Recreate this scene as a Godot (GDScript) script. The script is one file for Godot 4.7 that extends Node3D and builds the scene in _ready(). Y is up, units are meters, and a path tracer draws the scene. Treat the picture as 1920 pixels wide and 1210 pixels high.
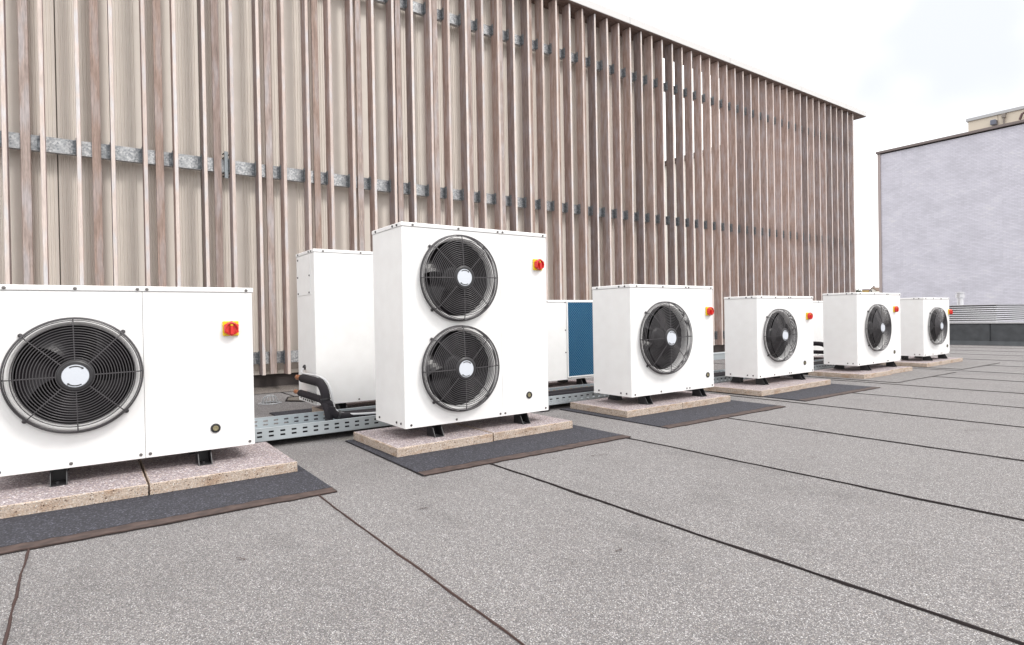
extends Node3D

# ---------------------------------------------------------------- mesh builder
class MB:
	var v := PackedVector3Array()
	var n := PackedVector3Array()
	var t := PackedVector2Array()
	var col := PackedColorArray()
	var ix := PackedInt32Array()
	var uvo := Vector2.ZERO
	func uv_of(p: Vector3, nn: Vector3) -> Vector2:
		var a := nn.abs()
		if a.x >= a.y and a.x >= a.z:
			return Vector2(p.z, p.y) + uvo
		if a.y >= a.z:
			return Vector2(p.x, p.z) + uvo
		return Vector2(p.x + 0.31, p.y) + uvo
	func tri(a: Vector3, b: Vector3, c: Vector3) -> void:
		var nn := (b - a).cross(c - a).normalized()
		var k := v.size()
		for p in [a, b, c]:
			v.append(p); n.append(nn); t.append(uv_of(p, nn))
		ix.append_array(PackedInt32Array([k, k + 2, k + 1]))
	func quad(a: Vector3, b: Vector3, c: Vector3, d: Vector3) -> void:
		var nn := (c - a).cross(d - b).normalized()
		var k := v.size()
		for p in [a, b, c, d]:
			v.append(p); n.append(nn); t.append(uv_of(p, nn))
		ix.append_array(PackedInt32Array([k, k + 2, k + 1, k, k + 3, k + 2]))
	func squad(p: Array, nn: Array) -> void:
		var k := v.size()
		for i in 4:
			v.append(p[i]); n.append(nn[i]); t.append(uv_of(p[i], nn[i]))
		ix.append_array(PackedInt32Array([k, k + 2, k + 1, k, k + 3, k + 2]))
	func box(lo: Vector3, hi: Vector3, ch := 0.0) -> void:
		if ch <= 0.0:
			var a := [Vector3(lo.x, lo.y, lo.z), Vector3(hi.x, lo.y, lo.z), Vector3(hi.x, hi.y, lo.z), Vector3(lo.x, hi.y, lo.z),
				Vector3(lo.x, lo.y, hi.z), Vector3(hi.x, lo.y, hi.z), Vector3(hi.x, hi.y, hi.z), Vector3(lo.x, hi.y, hi.z)]
			quad(a[4], a[5], a[6], a[7]); quad(a[1], a[0], a[3], a[2])
			quad(a[0], a[4], a[7], a[3]); quad(a[5], a[1], a[2], a[6])
			quad(a[3], a[7], a[6], a[2]); quad(a[0], a[1], a[5], a[4])
			return
		var cen := (lo + hi) * 0.5
		var h := (hi - lo) * 0.5
		var pt = func(sx, sy, sz, ax):
			var q := Vector3(sx * (h.x - ch), sy * (h.y - ch), sz * (h.z - ch))
			if ax == 0: q.x = sx * h.x
			elif ax == 1: q.y = sy * h.y
			else: q.z = sz * h.z
			return cen + q
		for s in [-1, 1]:
			if s > 0:
				quad(pt.call(1, -1, 1, 0), pt.call(1, -1, -1, 0), pt.call(1, 1, -1, 0), pt.call(1, 1, 1, 0))
				quad(pt.call(-1, 1, 1, 1), pt.call(1, 1, 1, 1), pt.call(1, 1, -1, 1), pt.call(-1, 1, -1, 1))
				quad(pt.call(-1, -1, 1, 2), pt.call(1, -1, 1, 2), pt.call(1, 1, 1, 2), pt.call(-1, 1, 1, 2))
			else:
				quad(pt.call(-1, -1, -1, 0), pt.call(-1, -1, 1, 0), pt.call(-1, 1, 1, 0), pt.call(-1, 1, -1, 0))
				quad(pt.call(-1, -1, -1, 1), pt.call(1, -1, -1, 1), pt.call(1, -1, 1, 1), pt.call(-1, -1, 1, 1))
				quad(pt.call(1, -1, -1, 2), pt.call(-1, -1, -1, 2), pt.call(-1, 1, -1, 2), pt.call(1, 1, -1, 2))
		for a in [-1, 1]:
			for b in [-1, 1]:
				_edge(pt.call(a, b, -1, 0), pt.call(a, b, 1, 0), pt.call(a, b, 1, 1), pt.call(a, b, -1, 1), Vector3(a, b, 0))
				_edge(pt.call(a, -1, b, 0), pt.call(a, 1, b, 0), pt.call(a, 1, b, 2), pt.call(a, -1, b, 2), Vector3(a, 0, b))
				_edge(pt.call(-1, a, b, 1), pt.call(1, a, b, 1), pt.call(1, a, b, 2), pt.call(-1, a, b, 2), Vector3(0, a, b))
				for c in [-1, 1]:
					var p0: Vector3 = pt.call(a, b, c, 0)
					var p1: Vector3 = pt.call(a, b, c, 1)
					var p2: Vector3 = pt.call(a, b, c, 2)
					if (p1 - p0).cross(p2 - p0).dot(Vector3(a, b, c)) > 0: tri(p0, p1, p2)
					else: tri(p0, p2, p1)
	func _edge(a: Vector3, b: Vector3, c: Vector3, d: Vector3, out: Vector3) -> void:
		if (c - a).cross(d - b).dot(out) > 0: quad(a, b, c, d)
		else: quad(d, c, b, a)
	func tube(pts: Array, r: float, sides := 8, closed := false, caps := true) -> void:
		var m := pts.size()
		var up := Vector3.UP
		var rings := []
		var prev_u := Vector3.ZERO
		for i in m:
			var d: Vector3
			if closed: d = (pts[(i + 1) % m] - pts[(i + m - 1) % m]).normalized()
			elif i == 0: d = (pts[1] - pts[0]).normalized()
			elif i == m - 1: d = (pts[m - 1] - pts[m - 2]).normalized()
			else: d = (pts[i + 1] - pts[i - 1]).normalized()
			var u: Vector3
			if prev_u == Vector3.ZERO:
				var ref := up if absf(d.dot(up)) < 0.9 else Vector3.RIGHT
				u = ref.cross(d).normalized()
			else:
				u = (prev_u - d * prev_u.dot(d)).normalized()
			prev_u = u
			var w := d.cross(u)
			var ring := []
			for k in sides:
				var a := TAU * k / sides
				ring.append(u * cos(a) + w * sin(a))
			rings.append(ring)
		var segs := m if closed else m - 1
		for i in segs:
			var j := (i + 1) % m
			for k in sides:
				var q := (k + 1) % sides
				squad([pts[i] + rings[i][k] * r, pts[i] + rings[i][q] * r, pts[j] + rings[j][q] * r, pts[j] + rings[j][k] * r],
					[rings[i][k], rings[i][q], rings[j][q], rings[j][k]])
		if caps and not closed:
			for k in sides:
				var q := (k + 1) % sides
				tri(pts[0], pts[0] + rings[0][q] * r, pts[0] + rings[0][k] * r)
				tri(pts[m - 1], pts[m - 1] + rings[m - 1][k] * r, pts[m - 1] + rings[m - 1][q] * r)
	func ring(c: Vector3, R: float, r: float, segs := 56, sides := 5) -> void:
		var pts := []
		for i in segs:
			var a := TAU * i / segs
			pts.append(c + Vector3(cos(a) * R, sin(a) * R, 0))
		tube(pts, r, sides, true)
	# profile: [radius, height along axis]; axis 2 = z, 1 = y, 0 = x; seen from +axis when heights rise outward
	func lathe(c: Vector3, prof: Array, segs := 32, axis := 2) -> void:
		var at = func(p, a):
			var q := Vector3(cos(a) * p[0], sin(a) * p[0], p[1])
			if axis == 1: q = Vector3(q.y, q.z, q.x)
			elif axis == 0: q = Vector3(q.z, q.x, q.y)
			return c + q
		for i in prof.size() - 1:
			var e := Vector2(prof[i + 1][0] - prof[i][0], prof[i + 1][1] - prof[i][1])
			for k in segs:
				var a0 := TAU * k / segs
				var a1 := TAU * (k + 1) / segs
				var nn := []
				for a in [a0, a1]:
					var q := Vector3(cos(a) * e.y, sin(a) * e.y, -e.x).normalized()
					if axis == 1: q = Vector3(q.y, q.z, q.x)
					elif axis == 0: q = Vector3(q.z, q.x, q.y)
					nn.append(q)
				squad([at.call(prof[i], a0), at.call(prof[i], a1), at.call(prof[i + 1], a1), at.call(prof[i + 1], a0)], [nn[0], nn[1], nn[1], nn[0]])
	func commit(into: ArrayMesh = null) -> ArrayMesh:
		var m := into if into else ArrayMesh.new()
		var arr := []
		arr.resize(Mesh.ARRAY_MAX)
		arr[Mesh.ARRAY_VERTEX] = v
		arr[Mesh.ARRAY_NORMAL] = n
		arr[Mesh.ARRAY_TEX_UV] = t
		if col.size() == v.size() and col.size() > 0:
			arr[Mesh.ARRAY_COLOR] = col
		arr[Mesh.ARRAY_INDEX] = ix
		m.add_surface_from_arrays(Mesh.PRIMITIVE_TRIANGLES, arr)
		return m

var M := {}
var rng := RandomNumberGenerator.new()
var mesh_cache := {}

# ---------------------------------------------------------------- helpers
func lin(r: float, g: float, b: float) -> Color:
	return Color(r, g, b).linear_to_srgb()

func part(called: String, mesh: Mesh, m: Material, parent: Node3D) -> MeshInstance3D:
	var o := MeshInstance3D.new()
	o.name = called
	o.mesh = mesh
	if m: o.material_override = m
	parent.add_child(o, true)
	return o

func mpart(called: String, b: MB, m: Material, parent: Node3D) -> MeshInstance3D:
	return part(called, b.commit(), m, parent)

func bpart(called: String, lo: Vector3, hi: Vector3, m: Material, parent: Node3D, ch := 0.0) -> MeshInstance3D:
	var b := MB.new()
	b.box(lo, hi, ch)
	return mpart(called, b, m, parent)

func thing(called: String, label: String, category: String, at := Vector3.ZERO, group := "") -> Node3D:
	var o := Node3D.new()
	o.name = called
	add_child(o, true)
	o.position = at
	o.set_meta("label", label)
	o.set_meta("category", category)
	if group != "": o.set_meta("group", group)
	return o

func structure(called: String) -> Node3D:
	var o := Node3D.new()
	o.name = called
	add_child(o, true)
	o.set_meta("kind", "structure")
	return o

# ---------------------------------------------------------------- textures
func img_tex(w: int, h: int, data: PackedByteArray) -> ImageTexture:
	var im := Image.create_from_data(w, h, false, Image.FORMAT_RGB8, data)
	return ImageTexture.create_from_image(im)

func noise(seed_: int, freq: float, oct := 3) -> FastNoiseLite:
	var f := FastNoiseLite.new()
	f.seed = seed_
	f.noise_type = FastNoiseLite.TYPE_SIMPLEX_SMOOTH
	f.frequency = freq
	f.fractal_octaves = oct
	return f

func height_normal(w: int, h: int, hh: PackedFloat32Array, strength: float) -> ImageTexture:
	var d := PackedByteArray()
	d.resize(w * h * 3)
	for y in h:
		for x in w:
			var l := hh[y * w + (x + w - 1) % w]
			var r := hh[y * w + (x + 1) % w]
			var u := hh[((y + h - 1) % h) * w + x]
			var b := hh[((y + 1) % h) * w + x]
			var q := Vector3((l - r) * strength, (b - u) * strength, 1.0).normalized()
			var k := (y * w + x) * 3
			d[k] = int(q.x * 127.0 + 128.0); d[k + 1] = int(q.y * 127.0 + 128.0); d[k + 2] = int(q.z * 127.0 + 128.0)
	return img_tex(w, h, d)

# mineral granules: random flat chips, tileable
func granule_tex(size: int, chips: int, seed_: int, rmin: float, rmax: float, tones: Array, base: Color) -> Array:
	var r := RandomNumberGenerator.new()
	r.seed = seed_
	var d := PackedByteArray()
	d.resize(size * size * 3)
	var hh := PackedFloat32Array()
	hh.resize(size * size)
	for i in size * size:
		var j := 0.85 + 0.3 * r.randf()
		d[i * 3] = int(clampf(base.r * j, 0, 1) * 255); d[i * 3 + 1] = int(clampf(base.g * j, 0, 1) * 255); d[i * 3 + 2] = int(clampf(base.b * j, 0, 1) * 255)
	for c in chips:
		var cx := r.randi() % size
		var cy := r.randi() % size
		var rad := r.randf_range(rmin, rmax)
		var tone: Color = tones[r.randi() % tones.size()]
		var g := r.randf_range(0.82, 1.16)
		var hz := r.randf_range(0.4, 1.0)
		var sx := r.randf_range(0.7, 1.4)
		var R := int(ceil(rad * 1.5))
		for dy in range(-R, R + 1):
			for dx in range(-R, R + 1):
				if dx * dx * sx + dy * dy / sx <= rad * rad:
					var k := ((cy + dy + size) % size) * size + (cx + dx + size) % size
					d[k * 3] = int(clampf(tone.r * g, 0, 1) * 255); d[k * 3 + 1] = int(clampf(tone.g * g, 0, 1) * 255); d[k * 3 + 2] = int(clampf(tone.b * g, 0, 1) * 255)
					hh[k] = hz
	return [img_tex(size, size, d), height_normal(size, size, hh, 0.7)]

func wood_tex(seed_: int, contrast := 1.0) -> ImageTexture:
	var w := 256
	var h := 1024
	var d := PackedByteArray()
	d.resize(w * h * 3)
	var a := noise(seed_, 0.045, 3)
	var b := noise(seed_ + 1, 0.012, 2)
	var c := noise(seed_ + 2, 0.16, 2)
	for y in h:
		var yy := absf(float(y) / h * 2.0 - 1.0) * h
		for x in w:
			var xx := absf(float(x) / w * 2.0 - 1.0) * w
			var warp := b.get_noise_2d(xx * 0.6, yy * 0.22) * 26.0
			var g := a.get_noise_2d(xx * 2.6 + warp, yy * 0.10) * 0.55 + c.get_noise_2d(xx * 3.2 + warp, yy * 0.12) * 0.45
			var p := b.get_noise_2d(xx * 0.5 + 900.0, yy * 0.5)
			var s := clampf(lerpf(0.93, 0.78, contrast) + (g * 0.34 + p * 0.12) * contrast, 0.25, 1.0)
			var grey := clampf(p * 1.5 + 0.2, 0.0, 1.0)
			var k := (y * w + x) * 3
			var cr := lerpf(s, s * 0.94, grey)
			d[k] = int(clampf(cr, 0, 1) * 255)
			d[k + 1] = int(clampf(s * lerpf(0.955, 0.945, grey), 0, 1) * 255)
			d[k + 2] = int(clampf(s * lerpf(0.93, 0.96, grey), 0, 1) * 255)
	return img_tex(w, h, d)

func mat(c: Color, rough := 0.6, metal := 0.0, spec := 0.5) -> StandardMaterial3D:
	var m := StandardMaterial3D.new()
	m.albedo_color = c
	m.roughness = rough
	m.metallic = metal
	m.metallic_specular = spec
	return m

func tri_mat(c: Color, tex: Texture2D, scale: float, rough: float, nrm: Texture2D = null, nscale := 1.0) -> StandardMaterial3D:
	var m := mat(c, rough)
	m.albedo_texture = tex
	m.uv1_triplanar = true
	m.uv1_world_triplanar = true
	m.uv1_scale = Vector3.ONE * scale
	if nrm:
		m.normal_enabled = true
		m.normal_texture = nrm
		m.normal_scale = nscale
	return m

func noise_ramp_tex(size: int, seed_: int, freq: float, lo: Color, hi: Color, kind := FastNoiseLite.TYPE_SIMPLEX_SMOOTH, cell := false, oct := 4) -> ImageTexture:
	var f := FastNoiseLite.new()
	f.seed = seed_
	f.noise_type = kind
	f.frequency = freq
	f.fractal_octaves = oct
	if cell:
		f.fractal_type = FastNoiseLite.FRACTAL_NONE
		f.cellular_return_type = FastNoiseLite.RETURN_CELL_VALUE
		f.domain_warp_enabled = true
		f.domain_warp_amplitude = 10.0
		f.domain_warp_frequency = 0.05
	var im := f.get_seamless_image(size, size, false, false, 0.12, true)
	im.convert(Image.FORMAT_RGB8)
	var src := im.get_data()
	for i in size * size:
		var q := src[i * 3] / 255.0
		var c := lo.lerp(hi, q)
		src[i * 3] = int(c.r * 255); src[i * 3 + 1] = int(c.g * 255); src[i * 3 + 2] = int(c.b * 255)
	return img_tex(size, size, src)

func make_materials() -> void:
	# roofing felt granules
	var tones := [Color(0.80, 0.79, 0.78), Color(0.72, 0.71, 0.71), Color(0.92, 0.91, 0.90), Color(0.60, 0.59, 0.59), Color(0.50, 0.48, 0.48), Color(0.78, 0.75, 0.72), Color(0.40, 0.385, 0.39), Color(0.70, 0.70, 0.68), Color(0.95, 0.95, 0.95), Color(0.44, 0.43, 0.43), Color(0.66, 0.64, 0.62)]
	var g := granule_tex(1024, 90000, 11, 0.9, 2.2, tones, Color(0.56, 0.55, 0.55))
	M.felt = tri_mat(lin(0.52, 0.51, 0.513), g[0], 1.0 / 0.95, 0.95, g[1], 0.6)
	M.felt.vertex_color_use_as_albedo = true
	var dark := [Color(0.62, 0.63, 0.66), Color(0.5, 0.5, 0.53), Color(0.42, 0.42, 0.45), Color(0.75, 0.76, 0.8), Color(0.35, 0.35, 0.37)]
	var gd := granule_tex(512, 17000, 23, 1.0, 2.2, dark, Color(0.4, 0.4, 0.43))
	M.mat_felt = tri_mat(lin(0.175, 0.172, 0.195), gd[0], 1.0 / 0.95, 0.9, gd[1], 0.8)
	M.selvedge = tri_mat(lin(0.088, 0.056, 0.047), noise_ramp_tex(256, 5, 0.03, Color(0.6, 0.58, 0.58), Color(1, 1, 1)), 1.6, 0.8)
	M.bitumen = mat(lin(0.018, 0.014, 0.014), 0.85, 0.0, 0.25)
	M.bitumen_brown = mat(lin(0.065, 0.042, 0.038), 0.85, 0.0, 0.25)
	# concrete
	var agg := [Color(0.86, 0.83, 0.84), Color(0.62, 0.58, 0.60), Color(0.94, 0.92, 0.92), Color(0.74, 0.69, 0.69), Color(0.5, 0.46, 0.48), Color(0.8, 0.74, 0.70)]
	var gc := granule_tex(512, 14000, 37, 1.0, 2.8, agg, Color(0.66, 0.62, 0.63))
	M.concrete_top = tri_mat(lin(0.70, 0.675, 0.67), gc[0], 1.0 / 0.9, 0.9, gc[1], 0.9)
	var sd := [Color(0.90, 0.85, 0.80), Color(0.86, 0.80, 0.74), Color(0.94, 0.91, 0.88), Color(0.82, 0.74, 0.67), Color(0.89, 0.83, 0.77), Color(0.87, 0.84, 0.81), Color(0.93, 0.89, 0.85), Color(0.85, 0.79, 0.73), Color(0.78, 0.69, 0.61), Color(0.90, 0.86, 0.82), Color(0.42, 0.34, 0.29)]
	var gs := granule_tex(512, 15000, 41, 0.8, 2.6, sd, Color(0.87, 0.81, 0.75))
	M.concrete_side = tri_mat(lin(0.62, 0.59, 0.575), gs[0], 1.0 / 0.7, 0.92, gs[1], 0.8)
	M.concrete_side.vertex_color_use_as_albedo = true
	# timber
	M.wood = []
	var wt := [wood_tex(101), wood_tex(202)]
	var tints := [[0.68, 0.555, 0.525], [0.60, 0.485, 0.46], [0.50, 0.42, 0.41], [0.74, 0.605, 0.565], [0.63, 0.53, 0.51], [0.42, 0.36, 0.355], [0.67, 0.535, 0.49]]
	for i in tints.size():
		var c: Array = tints[i]
		var m := mat(lin(c[0], c[1], c[2]), 0.75)
		m.albedo_texture = wt[i % 2]
		m.uv1_scale = Vector3(3.4, 0.16, 1)
		M.wood.append(m)
	M.bleached = []
	var pale := wood_tex(303, 0.45)
	for c in [[0.87, 0.82, 0.79], [0.78, 0.72, 0.69], [0.91, 0.87, 0.845]]:
		var m := mat(lin(c[0], c[1], c[2]), 0.8)
		m.albedo_texture = pale
		m.uv1_scale = Vector3(2.2, 0.19, 1)
		M.bleached.append(m)
	M.board = []
	for c in [[0.72, 0.625, 0.595], [0.60, 0.505, 0.475], [0.77, 0.685, 0.655], [0.66, 0.535, 0.48]]:
		var m := mat(lin(c[0], c[1], c[2]), 0.75)
		m.albedo_texture = wt[1]
		m.uv1_scale = Vector3(3.0, 0.17, 1)
		M.board.append(m)
	M.soffit = tri_mat(lin(0.30, 0.22, 0.19), wt[0], 1.2, 0.8)
	# metals and paints
	var dust := noise_ramp_tex(512, 71, 0.012, Color(0.975, 0.972, 0.97), Color(1, 1, 1))
	var sp := noise_ramp_tex(512, 61, 0.045, Color(0.70, 0.715, 0.73), Color(1.0, 1.0, 1.0), FastNoiseLite.TYPE_CELLULAR, true)
	M.galv = tri_mat(lin(0.56, 0.565, 0.57), sp, 2.6, 0.5)
	M.galv.metallic = 0.35
	M.galv_plate = tri_mat(lin(0.32, 0.335, 0.35), sp, 3.0, 0.5)
	M.galv_plate.metallic = 0.5
	M.tray = tri_mat(lin(0.46, 0.505, 0.53), dust, 1.2, 0.45)
	M.tray.metallic = 0.35
	M.bolt = mat(lin(0.30, 0.30, 0.31), 0.4, 0.7)
	M.white = tri_mat(lin(0.84, 0.838, 0.832), dust, 0.9, 0.38)
	M.white_inner = mat(lin(0.84, 0.83, 0.82), 0.3)
	M.panel = tri_mat(lin(0.74, 0.68, 0.615), dust, 0.5, 0.5)
	M.flashing = mat(lin(0.72, 0.66, 0.59), 0.5)
	M.fascia = mat(lin(0.60, 0.585, 0.575), 0.45)
	M.black_metal = mat(lin(0.022, 0.021, 0.023), 0.42)
	M.wire = mat(lin(0.085, 0.08, 0.084), 0.3, 0.4)
	M.cavity = mat(lin(0.008, 0.007, 0.008), 0.8)
	M.blade = mat(lin(0.022, 0.019, 0.022), 0.3)
	M.rubber = tri_mat(lin(0.024, 0.021, 0.025), dust, 3.0, 0.7)
	M.rubber.metallic_specular = 0.3
	M.yellow = mat(lin(0.80, 0.56, 0.01), 0.4)
	M.red = mat(lin(0.62, 0.025, 0.02), 0.35)
	M.red_dark = mat(lin(0.33, 0.012, 0.015), 0.4)
	M.badge = mat(lin(0.58, 0.61, 0.66), 0.3)
	M.ink = mat(lin(0.03, 0.03, 0.03), 0.5)
	M.screw = mat(lin(0.16, 0.15, 0.145), 0.4, 0.6)
	M.screw_dark = mat(lin(0.05, 0.045, 0.045), 0.5)
	M.copper = mat(lin(0.55, 0.27, 0.15), 0.4, 0.75)
	M.brass = mat(lin(0.62, 0.47, 0.22), 0.35, 0.7)
	M.cable = mat(lin(0.60, 0.60, 0.61), 0.45)
	M.coil = mat(lin(0.012, 0.11, 0.27), 0.4, 0.3)
	M.coil_wire = mat(lin(0.10, 0.31, 0.49), 0.4, 0.3)
	M.glass_port = mat(lin(0.26, 0.23, 0.14), 0.15)
	M.plinth = tri_mat(lin(0.06, 0.05, 0.048), dust, 0.8, 0.85)
	M.upstand = tri_mat(lin(0.085, 0.092, 0.10), noise_ramp_tex(256, 77, 0.02, Color(0.8, 0.8, 0.8), Color(1, 1, 1)), 0.7, 0.7)
	M.louvre = mat(lin(0.58, 0.58, 0.60), 0.35, 0.55)
	M.louvre_dark = mat(lin(0.02, 0.02, 0.022), 0.7)

# ---------------------------------------------------------------- sky
func make_sky() -> Sky:
	var w := 512
	var h := 256
	var im := Image.create(w, h, false, Image.FORMAT_RGBF)
	var f := noise(7, 2.2, 5)
	# grey-blue clouds scattered over a white overcast: [direction, angular size]
	var clouds := [[Vector3(0.885, 0.375, -0.27), 0.145], [Vector3(0.55, 0.45, 0.75), 0.35], [Vector3(-0.5, 0.5, 0.7), 0.4], [Vector3(-0.8, 0.35, -0.3), 0.35], [Vector3(-0.2, 0.4, -0.9), 0.32], [Vector3(0.1, 0.9, 0.3), 0.3]]
	for y in h:
		var el := PI * (0.5 - (y + 0.5) / h)
		for x in w:
			var az := TAU * (x + 0.5) / w
			var d := Vector3(cos(el) * sin(az), sin(el), -cos(el) * cos(az))
			var c: Vector3
			if el < 0.0:
				c = Vector3(0.42, 0.41, 0.40)
			else:
				var q := 0.0
				var wn := f.get_noise_3d(d.x, d.y * 1.8, d.z)
				for cl in clouds:
					var ang := d.angle_to(cl[0])
					q = maxf(q, smoothstep(1.15, -0.1, ang / cl[1] + wn * 1.6))
				var base := lerpf(1.25, 2.0, pow(clampf(d.y, 0, 1), 0.7))
				c = Vector3(1.0, 0.995, 0.99) * base
				c = c.lerp(Vector3(0.62, 0.65, 0.72), q * 0.9)
			im.set_pixel(x, y, Color(c.x, c.y, c.z))
	var sm := PanoramaSkyMaterial.new()
	sm.panorama = ImageTexture.create_from_image(im)
	var s := Sky.new()
	s.sky_material = sm
	return s

# ---------------------------------------------------------------- entry
func _ready() -> void:
	rng.seed = 20240
	# camera
	var cam := Camera3D.new()
	cam.name = "camera"
	add_child(cam)
	var yw := deg_to_rad(35.5951)
	var pt := deg_to_rad(-0.4016)
	var rl := deg_to_rad(-1.0267)
	var fwd := Vector3(sin(yw) * cos(pt), sin(pt), -cos(yw) * cos(pt))
	var rgt := Vector3(cos(yw), 0, sin(yw))
	var up := rgt.cross(fwd)
	var r2 := rgt * cos(rl) + up * sin(rl)
	var u2 := up * cos(rl) - rgt * sin(rl)
	cam.transform = Transform3D(Basis(r2, u2, -fwd), Vector3(0, 0.8759, 5.7808))
	cam.fov = rad_to_deg(2.0 * atan(605.0 / 1115.2))
	cam.near = 0.05
	cam.far = 2000.0
	cam.current = true
	# environment
	var we := WorldEnvironment.new()
	we.name = "environment"
	var env := Environment.new()
	env.background_mode = Environment.BG_SKY
	env.sky = make_sky()
	env.tonemap_mode = Environment.TONE_MAPPER_LINEAR
	env.tonemap_exposure = 1.3
	env.sdfgi_enabled = true
	env.ssao_enabled = true
	env.ssil_enabled = true
	we.environment = env
	add_child(we)
	# veiled sun
	var sun := DirectionalLight3D.new()
	sun.name = "sun"
	sun.light_energy = 0.45
	sun.light_angular_distance = 14.0
	sun.light_color = Color(1.0, 0.985, 0.965)
	sun.shadow_enabled = true
	add_child(sun)
	sun.look_at_from_position(Vector3(0.30, 0.72, 0.62), Vector3.ZERO, Vector3.UP)

	make_materials()
	build_ground()
	build_roof()
	build_facade()
	build_parapet()
	build_far()
	build_units()
	build_pavers_and_mats()
	build_tray_and_pipes()
	build_small()

# ---------------------------------------------------------------- setting
func build_ground() -> void:
	var g := structure("ground")
	var b := MB.new()
	b.quad(Vector3(-900, -9, 900), Vector3(900, -9, 900), Vector3(900, -9, -900), Vector3(-900, -9, -900))
	mpart("street_level", b, mat(lin(0.16, 0.16, 0.15), 0.9), g)

var SEAMS := [-0.2, 0.93, 1.97, 3.14, 4.38, 5.62, 6.72, 7.86, 9.14, 10.25, 11.5, 12.78, 14.2, 15.5, 16.8]

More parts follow.
